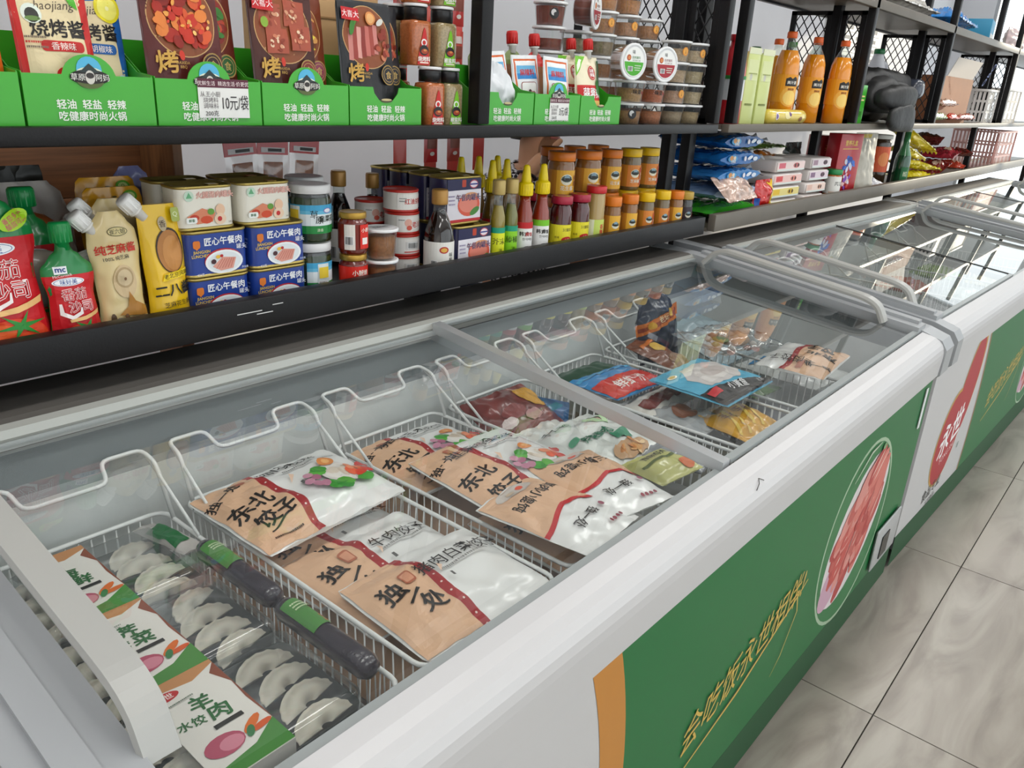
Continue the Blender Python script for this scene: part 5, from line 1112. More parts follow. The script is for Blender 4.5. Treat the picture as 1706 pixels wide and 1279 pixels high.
for (x, l) in ((2.485, 'pale lime drink carton beside the red bottle'), (2.585, 'pale lime drink carton beside the juice bottles')):
    o = thing('drink_carton', l, 'carton', (x, 1.150, ZU), math.radians(-4)); MB().box(-.037, .037, 0, .07, 0, .212, M('#cfd98a', .35, coat=.2), .003).build('carton', o)
    MB().box(-.037, .037, -.0006, .002, .206, .224, M('#e0e4c0', .4)).build('top_fold', o)
    art([R(-30, 130, 30, 190, '#dbe2a8'), El(-8, 140, 8, 10, '#c8c8b8', 12)]+scribble(7, -24, 20, 60, 6, '#7a8438')+scribble(8, -24, 24, 150, 3, '#8a9448'), front(0, 0), 'printed_face', o)
plain_bottle('red_bottle', 'red labelled bottle at the end of the second rack', 2.412, 1.185, ZU, .042, .255, M('#c81f2a', .3, coat=.4), M('#c81f2a', .35), shapes=[R(-40, 70, 40, 130, '#d8dce0')]+bars(-20, 10, 92, 118)+[R(-40, 130, 40, 140, '#2a8a3a')])
# wall notice
o = thing('wall_notice', 'white printed table notice on the wall behind the juice bottles', 'notice', (6.75, 2.346, 1.46), 0)
MB().box(-.62, .62, -.003, 0, 0, .72, M('#eeeeec', .5)).build('sheet', o)
S = []
for i in range(9): S.append(R(-560, 60+70*i, 560, 65+70*i, '#8a8a8e'))
for i in range(5): S.append(R(-560+280*i, 60, -555+280*i, 620, '#8a8a8e'))
for i in range(8):
    for j in range(4): S += scribble(i*4+j, -520+280*j, -330+280*j, 95+70*i, 26, '#5a5a60')
art(S, front(-.003, 0), 'printed_table', o)
# bay with the black bag
o = thing('green_carton', 'bright green carton beside the black bag', 'carton', (3.505, 1.150, ZU), math.radians(-6)); MB().box(-.06, .06, 0, .05, 0, .15, M('#3fae2a', .35, coat=.3), .002).build('carton', o)
art([El(-35, 60, 20, 24, '#f0f0e8', 16), El(-35, 60, 14, 18, '#2a2a2a', 14), El(-35, 64, 8, 8, '#e8e0d8', 10), R(0, 90, 45, 96, '#e8d890'), R(-10, 104, 45, 110, '#e8d890'), Tx('茶', 30, 40, 24, '#2a6a1e', .02)], front(0, 0), 'printed_face', o)
o = thing('black_sack', 'black plastic sack slumped over the edge of the shelf', 'sack', (4.00, 1.25, ZU), 0)
SK = M('#232324', .55, bump=.35, bscale=30)
def lump(cx, cy, cz, rx, ry, rz, seed, zmin=.002, ymax=9):
    def f(u, v):
        a = 2*PI*u; b = PI*v; e = .7
        sg = lambda q, p: math.copysign(abs(q)**p, q)
        p = Vector((sg(math.cos(a), e)*sg(math.sin(b), e)*rx, sg(math.sin(a), e)*sg(math.sin(b), e)*ry, -sg(math.cos(b), e)*rz))
        n_ = 1+noise.noise(p*8+Vector((seed, 0, 0)))*.22+noise.noise(p*22+Vector((0, seed, 0)))*.06
        p = p*n_+Vector((cx, cy, cz)); p.z = max(zmin, p.z); p.y = min(ymax, p.y); return tuple(p)
    return f
mb = MB(); mb.grid(lump(0, -.01, .122, .40, .070, .108, 3, .004, .15), 48, 26, SK); mb.grid(lump(-.10, -.085, .115, .27, .060, .075, 6, .045), 40, 22, SK); mb.grid(lump(-.19, -.150, .110, .20, .050, .050, 9, .045), 34, 20, SK); mb.grid(lump(-.19, -.193, .030, .17, .026, .055, 5, -.2), 32, 20, SK); mb.build('sack_film', o)
mb = MB(); mb.grid(lump(.34, -.07, .16, .05, .045, .05, 8, .1), 20, 14, M('#3a3f4c', .25, coat=.4)); mb.build('knot', o)
o = plain_bottle('white_jug', 'white handled jug with green cap behind the black sack', 4.34, 1.372, ZU, .060, .33, M('#e4e4ea', .35), M('#1f7a44', .35), prof=[(.95, 0), (1, .02), (1, .45), (.98, .55), (.75, .72), (.5, .85), (.42, .90), (.40, .93)])
MB().tube(smooth_path([(.03, -.02, .27), (.085, -.02, .255), (.095, -.02, .17), (.058, -.02, .14)], .03, 4), .011, M('#e4e4ea', .35), 10).build('handle', o)
# bay beyond: carton and bagged greens
o = thing('open_carton', 'open brown carton with raised white flap and blue letters', 'carton', (5.25, 1.30, ZU), 0)
CB = M('#8a5636', .7, var=.06, vscale=12); CW = M('#d8d0c8', .6)
MB().box(-.35, .35, -.10, -.097, 0, .24, CB).build('front_wall', o); MB().box(-.35, .35, .127, .13, 0, .24, CB).build('back_wall', o)
for x in (-.35, .347): MB().box(x, x+.003, -.0965, .1265, 0, .24, CB).build('side_wall', o)
MB().box(-.346, .346, -.0965, .1265, 0, .003, CB).build('bottom', o)
fo = MB().prism([(-.097, .2405), (-.094, .2405), (-.13, .335), (-.133, .335)], -.25, .33, CW, 'x').build('flap', o)
art([Tx('OBO', 120, 285, 60, '#2a4a9a', .03, 90)], flat((0, -.112, 0), (1, 0, 0), (0, -.36, .93)), 'flap_print', o, base=.006)
for k, (x, y, z, c, w_, l) in enumerate(((4.82, 1.155, 0, '#7a8a4a', .30, 'green vegetable'), (5.10, 1.150, 0, '#c8402a', .22, 'orange red'), (5.42, 1.152, 0, '#a8503a', .40, 'russet'), (4.95, 1.155, .07, '#8a5a44', .40, 'brown film'))):
    lying('produce_bag', l+' bag lying before the open carton', 'bag', x, y-.012, ZU+.03+z, .0, w_, .042, .045, M(c, .25, coat=.5), [], 100+k, .006)
plastic_basket('plastic_basket', 'white slotted plastic basket on the upper shelf', 6.02, 1.28, ZU, .26, .24, .20, M('#dcdad8', .4))
plastic_basket('plastic_basket', 'white slotted basket marked with a pink heart beyond the post', 6.60, 1.28, ZU, .50, .26, .22, M('#e8e2da', .4))
# top shelf
lying('clear_bag', 'clear bag of white goods on the top shelf', 'bag', 4.10, 1.16, ZT+.055, 0, .70, .24, .10, M('#cfcac2', .2, coat=.5), [], 110, .010)
facing('blue_packet', 'blue packet wedged by the post on the top shelf', 'packet', 4.45, 1.30, ZT, .12, .16, .05, M('#1f5aa8', .3, coat=.4), [], 111, .006)
lying('blue_bag', 'bright blue and clear plastic bag on the top shelf', 'bag', 4.98, 1.15, ZT+.06, .08, .66, .25, .11, M('#1f86d8', .2, coat=.6), [Pg([(-60, 60), (200, 20), (320, 130), (300, 240), (-40, 240)], '#cbbcc8')], 112, .012, cut=20)
o = thing('teal_box', 'teal and white carton tilted on the top shelf', 'carton', (5.62, 1.17, ZT+.002), math.radians(8)); MB().box(-.14, .14, 0, .2, 0, .12, M('#2a8ab0', .4), .003).build('carton', o); art([R(-100, 10, 100, 50, '#dcdcd8')], front(0, 0), 'printed_face', o)
facing('pink_pack', 'pale pink pack beyond the teal carton on the top shelf', 'packet', 6.45, 1.20, ZT, .5, .14, .09, M('#e0c8c8', .3, coat=.4), [], 113, .008)

# ================================================================== frozen goods in the first freezer
FW = '#e9eae8'; FILMWH = M(FW, .3, coat=.4); PEA = '#dfb694'; DRD = '#a32a2e'
def wavy(u0, amp, H, ph=0, n=12): return [(u0+amp*math.sin(ph+6.3*i/n*1.6), H*i/n) for i in range(n+1)]
def veg_pic(cx, cy, s, seed):
    rd = random.Random(seed); S = [El(cx-4*s, cy+2*s, 20*s, 17*s, '#d8d4d0', 22), El(cx-4*s, cy+2*s, 16*s, 13*s, '#e4dfd8', 20)]
    for i in range(5): S.append(El(cx-12*s+i*4*s, cy+(2+rd.uniform(-4, 6))*s, 6*s, 4*s, rd.choice(['#cfc0ae', '#ddd0c0', '#c8b8a4']), 10, rot=rd.uniform(0, 180)))
    for a, b, c in ((-22, -14, '#3f9a34'), (-16, -18, '#2f8a2c'), (-24, 8, '#5ab040'), (-12, -14, '#57a83a'), (-20, 12, '#3f9a34'), (8, -16, '#4aa038')): S.append(El(cx+a*s, cy+b*s, 8*s, 6*s, c, 9, rot=rd.uniform(0, 180)))
    for a, b, c in ((-34, -6, '#b5798f'), (-38, 0, '#c48aa0'), (-30, 2, '#a8647e'), (-34, 8, '#c890a4'), (-28, -8, '#b5798f')): S.append(El(cx+a*s, cy+b*s, 4.5*s, 4*s, c, 9))
    for a, b, c in ((4, -4, '#e0603a'), (10, -8, '#d8452c'), (14, 0, '#e87a4a'), (18, -6, '#d84030'), (6, 4, '#e8906a')): S.append(El(cx+a*s, cy+b*s, 7*s, 4.5*s, c, 10, rot=rd.uniform(0, 180)))
    S += [El(cx-6*s, cy+20*s, 8*s, 6*s, '#d88a4a', 12), El(cx-6*s, cy+20*s, 4*s, 3*s, '#e8b070', 10), El(cx+24*s, cy+8*s, 9*s, 5*s, '#c84a44', 10, rot=20)]
    return S
def dumpling_art(name, W, H, style, pic=True, seed=0, top=True):
    e = 94
    S = [Pg([(-W/2+2, 3)]+wavy(-W/2+e-16, 4, H, seed)[0:1]+wavy(-W/2+e-10, 4, H, seed)+[(-W/2+2, H-3)], PEA),
         Pg(wavy(-W/2+e-10, 4, H, seed)+wavy(-W/2+e+2, 4, H, seed)[::-1], DRD)]
    for i in range(9):
        p = wavy(-W/2+e-4, 4, H, seed, 27)[3*i]; S.append(El(p[0], p[1], 1.6, 1.6, '#e8d0c8', 6))
    if style == 'du':
        S += [Tx('独', -W/2+34, H*.62, 34, '#1d1712', .05, 4), Ln([(-W/2+38, H*.43), (-W/2+50, H*.48), (-W/2+62, H*.53)], [4, 3, 5], '#1d1712'), Tx('处', -W/2+62, H*.36, 32, '#1d1712', .05, -6), RR(-W/2+56, H*.60, -W/2+72, H*.74, 4, '#b56a4e'), RR(-W/2+58, H*.62, -W/2+70, H*.72, 2, '#d89a7c')]
    else:
        S += [Tx('独一处', -W/2+30, H*.78, 20, '#1d1712', .04, 20), Tx('东北', -W/2+40, H*.50, 34, '#1d1712', .06, 6), Tx('饺子', -W/2+54, H*.30, 32, '#1d1712', .06, 6), Ln([(-W/2+28, H*.16), (-W/2+80, H*.26)], [2, 4], '#1d1712'), RR(-W/2+56, H*.80, -W/2+70, H*.92, 3, '#b56a4e')]+scribble(seed, -W/2+24, -W/2+70, H*.10, 3, '#3a2a20')
    S += [Tx(name, W*.20 if style == 'du' else W*.06, H*.80 if style != 'du' else H*.68, 25, '#1d1a18', .03, 2)]+scribble(seed+3, -W*.02, W*.36, (H*.80 if style != 'du' else H*.68)-20, 4, '#8a8a88')
    S += [R(-W*.02, H*.42, W*.0, H*.47, '#5a5a58'), Pg([(-W*.06, H*.5), (W*.0, H*.58), (-W*.02, H*.62)], '#e8c8b0')]
    if pic: S += veg_pic(W*.28, H*.40, 1.75, seed)
    return S
def dbag(label, x, y, z, rz, name, style, seed, pic=True, w=.218, h=.20, t=.044, tilt=0, roll=0, crk=.0022):
    return lying('dumpling_bag', label, 'dumpling bag', x, y, z, rz, w, h, t, FILMWH, dumpling_art(name, w*1000, h*1000, style, pic, seed), seed, crk, tilt, roll, bulge=[(0, .12), (.06, .3), (.25, .9), (.5, 1), (.75, .9), (.94, .3), (1, .12)], back=.4, cut=6, fr=7)
# big bags at the bottom of every basket
for k, (x, l, c) in enumerate(((.335, 'pale frozen bag at the bottom of the tray basket', '#b8b4aa'), (.603, 'pale brown frozen bag at the bottom of the beef dumpling basket', '#d4ad8c'), (.871, 'peach frozen bag at the bottom of the corn dumpling basket', '#d8b496'), (1.138, 'frosty frozen bag at the bottom of the red meat basket', '#c9ccc8'), (1.400, 'olive frozen bag at the bottom of the blue packet basket', '#6a6a58'), (1.675, 'grey frozen bag at the bottom of the dark bag basket', '#8a8c90'))):
    lying('frozen_bag', l, 'frozen bag', x, .516, .525, 0, .205, .46, .155, M(c, .35, coat=.3, var=.25, vscale=12), [], 120+k, .004, back=1.0, bulge=[(0, .55), (.08, .9), (.5, 1), (.92, .9), (1, .55)], nu=18, nv=24)
# basket two
dbag('dumpling bag with pork and pickled cabbage lying across the basket rim', .600, .778, .668, .05, '猪肉酸菜', 'db', 130, w=.246, h=.185, t=.052, tilt=.03, crk=.003)
dbag('dumpling bag mostly hidden under the pickled cabbage bag', .603, .690, .620, .0, '猪肉芹菜饺子', 'du', 131, False)
dbag('beef dumpling bag in the middle of the basket', .603, .585, .632, .0, '牛肉饺子', 'du', 132, False, tilt=.02)
dbag('pork and cabbage dumpling bag on top at the basket front', .606, .500, .649, -.02, '猪肉白菜饺子', 'du', 133, False, h=.165, tilt=.05)
# basket three
dbag('plain dumpling bag lying under the wonton bags', .871, .508, .628, 0, '白菜饺子', 'du', 136, False, h=.19)
dbag('pork and corn dumpling bag at the back of its basket', .871, .785, .642, .0, '猪肉玉米饺子', 'db', 134, tilt=-.02)
dbag('chive and egg dumpling bag overlapping the corn dumpling bag', .871, .600, .664, -.03, '韭菜鸡蛋饺子', 'db', 135, tilt=.05, h=.232)
def wonton(label, x, y, z, rz, name, seed, w=.138, h=.19):
    W, H = w*1000, h*1000
    wv = [(-W/2+W*i/14, H*.56+9*math.sin(i/14*6.3+seed)) for i in range(15)]; wv2 = [(a, b+8) for a, b in wv]
    S = [Pg([(-W/2+2, 4), (W/2-2, 4)]+wv[::-1], PEA), Pg(wv+wv2[::-1], '#c22c30'), Tx(name, 0, H*.30, 21, '#1d1712', .04, 3), El(0, H*.10, W*.30, H*.07, '#c9c0b8', 16), El(-14, H*.10, 8, 5, '#e0583c', 10), El(12, H*.11, 9, 5, '#c8b49c', 10),
         Tx('独一处', W*.06, H*.76, 18, '#1d1712', .04, 4)]+[El(-W*.32+i*9, H*.90, 3.4, 3.4, '#8a2438', 9) for i in range(4)]+[El(-W*.30, H*.74, 5, 5, '#9a5a6a', 10)]
    return lying('wonton_bag', label, 'wonton bag', x, y, z, rz, w, h, .036, FILMWH, S, seed, .0022, bulge=[(0, .12), (.06, .3), (.25, .9), (.5, 1), (.75, .9), (.94, .3), (1, .12)], back=.4, fr=7)
wonton('fresh pork wonton bag lying against the basket divider', .800, .662, .682, PI+.12, '鲜肉小馄饨', 140)
wonton('three delicacy wonton bag beside the fresh pork wonton bag', .945, .672, .684, PI-.20, '三鲜小馄饨', 141)
# basket four
lying('frozen_meat_pack', 'frosty vacuum pack of dark red frozen meat', 'meat pack', 1.125, .850, .606, .0, .19, .135, .05, M('#7a3430', .35, coat=.4, var=.5, vscale=30), [El(60, 90, 30, 40, '#c8963a', 14, rot=30), El(-20, 60, 30, 18, '#8a4a48', 12), El(20, 40, 24, 12, '#b88a88', 10), El(-50, 40, 20, 12, '#d8c8c4', 10)], 150, .004, tilt=.40)
lying('frost_bag', 'white frosted bag before the frozen meat pack', 'frozen bag', 1.138, .790, .600, .1, .19, .12, .05, M('#d5d6d0', .3, coat=.5), [], 151, .006)
o = lying('handmade_pack', 'white pack with green lettering under the lid joint', 'frozen pack', 1.135, .630, .628, -.06, .215, .20, .045, M('#dfe4df', .3, coat=.4), [El(64, 150, 30, 24, '#b8d8a8', 16), El(70, 156, 14, 18, '#3a3028', 14), El(70, 150, 11, 14, '#e8c8b0', 14), Tx('手工水饺', -30, 168, 20, '#4a5a54', .02, 6), Tx('荠菜鲜肉', -8, 92, 24, '#2f7a5a', .05, 6), RR(14, 56, 62, 82, 4, '#3a8a68'), El(-60, 100, 12, 9, '#4aa078', 12), El(20, 30, 50, 18, '#c8a078', 14)]+food(9, 20, 28, 40, 14, ['#d8a060', '#e8c898', '#c88040'], 12, .3), 152, .004)
lying('spice_pack', 'yellow green pack standing at the front of the meat basket', 'frozen pack', 1.098, .522, .655, -.12, .115, .09, .03, M('#c8c87a', .3, coat=.4), [Tx('香酥鸡排', 0, 66, 16, '#2a3018', .03), R(-50, 44, 30, 50, '#5a6a2a'), El(34, 20, 18, 12, '#d8703a', 12)], 153, .002)
lying('grey_film_bag', 'grey clear film bag at the front corner of the meat basket', 'frozen bag', 1.200, .525, .640, .15, .09, .11, .04, M('#9aa0a6', .15, coat=.8), [], 154, .006)
facing('blue_carton_pack', 'blue and white printed pack against the rear corner wires', 'frozen pack', 1.218, .905, .545, .10, .10, .03, M('#2f6aa0', .3, coat=.4), [Tx('冻品', 0, 55, 24, '#d8e8f0', .03), R(-44, 12, 44, 26, '#d8e0e4')], 155, .002, rot=(0, 0, math.radians(-70)))
# basket five
lying('green_tray_pack', 'dark green tray pack at the back of the blue packet basket', 'frozen pack', 1.418, .850, .640, -.05, .17, .13, .04, M('#1f4a32', .35, coat=.3), [], 160, .002)
lying('red_blue_pack', 'blue and red printed pack beside the dark green tray', 'frozen pack', 1.375, .770, .662, -.06, .185, .13, .03, M('#2a8ac8', .3, coat=.4), [R(-90, 4, 90, 70, '#c8302a'), Tx('鲜虾滑', 0, 36, 34, '#f0e8e4', .04), R(-90, 100, 90, 112, '#4ab0e0')], 161, .002)
S = [R(-104, 3, 104, 172, '#5fb4d4'), Pg([(-104, 3), (104, 3), (104, 26), (-104, 62)], '#1d1f22'), Pg([(-60, 60), (-70, 110), (-30, 150), (40, 158), (90, 130), (96, 80), (50, 50)], '#d8d2d0'), Pg([(-50, 70), (-40, 110), (0, 134), (50, 130), (70, 96), (30, 66)], '#e6e0dc'), El(20, 100, 40, 22, '#cfc4c0', 16), Tx('小黄鱼', 0, 34, 22, '#e8e8e8', .04, -8), R(-96, 34, -60, 52, '#c82a34'), El(-78, 140, 15, 8, '#e8e0d0', 14), El(-78, 140, 10, 5, '#c8a050', 12), Tx('冷冻', 78, 20, 12, '#d8d8d8', .02)]
lying('blue_fish_pack', 'light blue and black pack showing white fish fillet', 'frozen pack', 1.462, .575, .690, .0, .215, .178, .03, M('#5fb4d4', .3, coat=.4), S, 162, .0015, tilt=.02)
for k, (x, l) in enumerate(((1.38, 'yellow noodle pack at the front of the blue packet basket'), (1.438, 'orange yellow noodle pack beside the other yellow pack'))):
    lying('yellow_pack', l, 'frozen pack', x, .512, .640, -.2, .085, .13, .034, M('#d8a01e', .3, coat=.5), [Ln([(-30, 20), (-10, 60), (10, 110)], 6, '#e8c860'), Ln([(-10, 15), (10, 60), (30, 100)], 6, '#e8c860'), Tx('玉米', 0, 80, 22, '#7a3a10', .03)], 163+k, .003)
# basket six and the end of the well
o = facing('dark_bag', 'dark navy bag with an orange printed band standing upright', 'frozen bag', 1.690, .915, .612, .145, .17, .055, M('#1d2b40', .3, coat=.4), [Pg([(-76, 70), (76, 112), (76, 142), (-76, 98)], '#c8702a'), Pg([(-70, 80), (70, 118), (70, 130), (-70, 90)], '#8a3a1e'), El(30, 122, 14, 10, '#d8b040', 12), El(-40, 96, 12, 9, '#d8a83a', 12), Tx('老坛', 0, 110, 18, '#e8d8b0', .03, 15)], 170, .004, rot=(math.radians(-14), 0, math.radians(-12)), outline=[(0, 1), (.6, .95), (.85, .8), (1, .5)])
lying('snack_pack', 'brown patterned pack slumped beside the dark navy bag', 'frozen pack', 1.628, .800, .640, .2, .10, .15, .035, M('#7a4a34', .3, coat=.4), [El(0, 90, 20, 20, '#d8b050', 14), El(-10, 40, 22, 14, '#8a6a50', 12), R(-40, 110, 40, 122, '#c87030')], 171, .003, tilt=.25)
o = lying('clear_fish_bag', 'clear film bag holding a brown frozen fish cake', 'frozen bag', 1.735, .690, .692, -.30, .21, .18, .055, FILM, [], 172, .006)
MB().lathe([(.01, -.012), (.035, -.010), (.042, 0), (.034, .010), (.012, .013)], M('#b08a68', .5, var=.4, vscale=40), 22, Matrix.Translation((.01, -.004, .085)) @ Matrix.Rotation(PI/2, 4, 'X')).build('fish_cake', o)
mb = MB()
for i in range(8):
    a = i*.8; mb.lathe([(.004, -.006), (.012, 0), (.004, .006)], M(['#8a9a6a', '#b8b0a8', '#9a6a5a', '#c8c0b8'][i % 4], .5), 10, Matrix.Translation((.06*math.cos(a)*(.6+.05*i), .004, .085+.055*math.sin(a))) @ Matrix.Rotation(PI/2, 4, 'X'))
mb.build('vegetable_pieces', o)
MB().lathe([(.006, 0), (.019, .001), (.019, .004), (.006, .005)], M('#6a7a4a', .5), 18, Matrix.Translation((-.07, -.018, .05)) @ Matrix.Rotation(PI/2, 4, 'X')).build('green_slice', o)
dbag('dumpling bag turned crosswise at the far end of the freezer', 1.868, .592, .692, PI/2+.08, '羊肉饺子', 'db', 173, False, w=.15, h=.225, t=.04)
lying('film_pack', 'silver film pack under the light blue fish pack', 'frozen pack', 1.375, .60, .635, .1, .11, .15, .03, M('#a8acae', .2, coat=.6), [El(0, 70, 30, 26, '#8a5a44', 12)], 177, .004)
lying('green_pack', 'small green edged pack before the clear film bag', 'frozen pack', 1.625, .60, .640, -.1, .11, .14, .03, M('#5a7a4a', .3, coat=.4), [R(-40, 40, 40, 90, '#d8dcd0'), Tx('青豆', 0, 65, 24, '#2a6a2a', .03)], 178, .003)
lying('tray_pack', 'white tray pack between the blue fish pack and green edged pack', 'frozen pack', 1.40, .70, .640, 0, .19, .09, .03, M('#d8d4cc', .3, coat=.4), [R(-80, 20, 80, 50, '#7a3a34')], 179, .003)
lying('white_pack', 'white frozen pack beyond the last wire basket', 'frozen pack', 1.935, .560, .600, -.1, .20, .22, .05, M('#d8dcda', .3, coat=.4), [R(20, 40, 80, 56, '#c83a34'), El(-40, 120, 30, 20, '#b8c8d8', 12), R(-80, 180, 60, 194, '#3a8ac0'), R(70, 90, 84, 130, '#c83a34')], 174, .004)
lying('frozen_bag', 'large frosty bag filling the end of the freezer well', 'frozen bag', 1.945, .520, .480, 0, .26, .46, .15, M('#cdd3d0', .35, coat=.3), [], 175, .005, back=1.0, bulge=[(0, .55), (.08, .9), (.5, 1), (.92, .9), (1, .55)])
lying('blue_sheet_pack', 'frosted blue tinted bag leaning at the back end of the well', 'frozen bag', 1.925, .800, .600, .0, .22, .2, .05, M('#a8bcc4', .3, coat=.4), [], 176, .006, tilt=.3)
# ---- dumpling trays
TRB = M('#26302c', .3, coat=.3); DGH = M('#ded5c4', .5, sub=.15)
def dumpling_mesh(seed):
    mb = MB()
    def f(sg):
        def g(u, v):
            a = (u-.5)*PI*.98; r = .004+.021*v; ca = math.cos(a)
            t = .0105*math.sin(PI*min(1, v*1.12) if v < .88 else PI*.985)**.7*max(0, ca)**.45
            return (1.28*r*math.sin(a), r*ca-.010, .012+sg*t+(.0016*math.sin(u*50) if v > .8 else 0)+.004*(1-ca))
        return g
    mb.grid(f(1), 26, 10, DGH); mb.grid(f(-1), 26, 10, DGH, flip=True)
    return mb.mesh('dumpling')
DM = dumpling_mesh(1)
SLV = M('#e6e4de', .45)
def tray(label, x, y, z, rz, n=4, txt='三鲜', seed=0):
    t = thing('dumpling_tray', label, 'tray of dumplings', (x, y, z), rz)
    w, d, h = .200, .158, .040
    mb = MB(); loft(mb, [(rrect(w-.016, d-.016, .012), 0), (rrect(w-.010, d-.010, .014), .018), (rrect(w-.012, d-.012, .013), .0175), (rrect(w-.020, d-.020, .011), .002)], TRB, True, True); mb.build('tray_base', t)
    rd = random.Random(seed)
    for cx in (-.078, .050):
        for k in range(n):
            o = bpy.data.objects.new('dumpling', DM); col.objects.link(o); o.parent = t
            o.location = (cx+rd.uniform(-.003, .003), -d/2+.026+k*(d-.050)/(n-1), .007); o.rotation_euler = (math.radians(24), 0, math.radians(rd.uniform(-16, 16)+(14 if cx > 0 else 0))); o.scale = (1.12, 1.12, 1)
    mb = MB(); loft(mb, [(rrect(w-.006, d-.006, .014), .0185), (rrect(w-.010, d-.010, .013), h-.006), (rrect(w-.022, d-.022, .012), h)], CLEARPL, False, True); mb.build('clear_lid', t)
    # card sleeve round the middle
    sw = .078; sx = -.034; yo = d/2+.001
    mb = MB(); e = .0008
    mb.box(sx-sw/2, sx+sw/2, -yo-e, yo+e, h+.0006, h+.0006+e, SLV); mb.box(sx-sw/2, sx+sw/2, -yo-e, -yo, .0005, h+.0006, SLV); mb.box(sx-sw/2, sx+sw/2, yo, yo+e, .0005, h+.0006, SLV); s_ = mb.build('card_sleeve', t)
    H = (2*yo)*1000
    S = [R(-39, -H/2, 39, H/2, '#e6e3dc'), Pg([(-39, H/2), (39, H/2), (39, H/2-10), (10, H/2-22), (-39, H/2-14)], '#c48a58'), Pg([(39, H/2-10), (39, -H/2+30), (36, 0), (38, 30), (28, H/2-24)], '#8a4a34'), Pg([(-39, -H/2), (39, -H/2), (39, -H/2+38), (10, -H/2+20), (-39, -H/2+12)], '#4a8a3e'),
         El(-22, 54, 15, 7, '#c22a2c', 18), Tx('永世', -22, 54, 9, '#f4e8e4', .04), Tx(txt[0], 0, 24, 24, '#2d6a3a', .06, -8), Tx(txt[1], 8, 2, 24, '#2d6a3a', .06, -8), Tx('水饺', -20, 4, 14, '#2d6a3a', .04, -8), R(-8, -20, 22, -14, '#2a2a28'),
         El(-12, -42, 20, 14, '#b8506a', 16), El(-6, -44, 12, 9, '#d8889a', 14), El(20, -36, 14, 5, '#e0702a', 10, rot=35), El(26, -44, 12, 4, '#d85a24', 10, rot=10), El(14, -44, 8, 4, '#3a7a4a', 10, rot=60)]+scribble(seed, -30, 0, 38, 2, '#6a7a6a')
    art(S, flat((sx, 0, h+.0006+e), (1, 0, 0), (0, 1, 0)), 'sleeve_print', t, base=.0003)
    return t
tray('tray of dumplings nearest the freezer rear wall', .331, .908, .610, .0, 4, '海鲜', 1)
tray('tray of dumplings in the middle of its basket', .331, .754, .610, .0, 4, '荠菜', 2)
tray('tray of dumplings before the middle tray showing carrots on its sleeve', .331, .598, .610, .0, 4, '羊肉', 3)
lying('film_bag', 'clear film bag with green card wedged by the basket side', 'frozen bag', .434, .880, .650, .1, .032, .12, .02, M('#b9b4b0', .2, coat=.6), [R(-14, 20, 8, 90, '#1f6a3a')], 180, .003, tilt=-.1)
def roll(label, y, z, seed):
    o = thing('wrapped_roll', label, 'frozen roll', (.4345, y, z), math.radians(1))
    T = Matrix.Rotation(-PI/2, 4, 'X')
    mb = MB(); mb.lathe([(.003, 0), (.011, .004), (.0148, .012), (.015, .07), (.0148, .150), (.011, .160), (.002, .164)], M('#2a2430', .25, coat=.6, bump=.3, bscale=60), 22, T); mb.build('roll_body', o)
    art([R(-14, 84, 16, 146, '#4f8a44'), Tx('好\n味', 12, 96, 10, '#c86a3a', .03)]+scribble(seed, -6, 14, 136, 2.4, '#cfe0b8')+scribble(seed+1, -6, 14, 130, 2.4, '#cfe0b8')+scribble(seed+2, -6, 14, 124, 2.4, '#cfe0b8'), lambda u, v, off: Vector(((.0152+off)*math.sin(u/.0152), v, (.0152+off)*math.cos(u/.0152))), 'printed_label', o, 4, base=.0008)
    return o
roll('black wrapped roll with green label beside the middle tray', .690, .668, 1)
roll('black wrapped roll with green label near the basket front', .518, .668, 2)
# ---- goods seen dimly in the logo freezer
for k, (x, y, w_, h_, c, l) in enumerate(((2.55, .50, .20, .22, '#b88a7a', 'pinkish'), (2.54, .75, .20, .2, '#c8c4bc', 'white'), (2.82, .50, .20, .22, '#7a5a3a', 'brown'), (2.81, .74, .2, .2, '#d0b040', 'yellow'), (3.45, .47, .2, .22, '#c8d0c8', 'pale green'), (3.44, .72, .2, .2, '#a85a4a', 'brick red'), (3.85, .46, .2, .22, '#d8d0b0', 'cream'), (3.84, .70, .2, .2, '#88a858', 'leaf green'))):
    lying('frozen_bag', l+' frozen bag in the logo freezer', 'frozen bag', x, y, .560, -.028, w_-.025, h_-.02, .07, M(c, .35, coat=.3, var=.3, vscale=20), [], 200+k, .004)
for k, (x, c, l) in enumerate(((4.75, '#a8b070', 'sage'), (5.10, '#d8d4c0', 'ivory'), (5.75, '#c8b850', 'mustard'), (6.10, '#9ab878', 'pea green'))):
    lying('frozen_bag', l+' frozen bag in the farthest freezer', 'frozen bag', x, .52, .560, -.02, .26, .40, .08, M(c, .35, coat=.3, var=.3, vscale=20), [], 220+k, .004)

# ================================================================== person seated behind the rack
def skin_mesh(name, pts, edges, radii, root, mat, sub=2, roots=()):
    me = bpy.data.meshes.new(name); me.from_pydata([Vector(p) for p in pts], edges, []); ob = bpy.data.objects.new(name, me); col.objects.link(ob)
    md = ob.modifiers.new('s', 'SKIN'); md.use_smooth_shade = True
    sv = me.skin_vertices[0].data
    for i, r in enumerate(radii): sv[i].radius = r if isinstance(r, tuple) else (r, r); sv[i].use_root = (i == root or i in roots)
    ms = ob.modifiers.new('d', 'SUBSURF'); ms.levels = sub; ms.render_levels = sub
    dg = bpy.context.evaluated_depsgraph_get(); m2 = bpy.data.meshes.new_from_object(ob.evaluated_get(dg)); bpy.data.objects.remove(ob)
    m2.materials.clear(); m2.materials.append(mat)
    for p in m2.polygons: p.use_smooth = True
    o = bpy.data.objects.new(name, m2); col.objects.link(o); return o
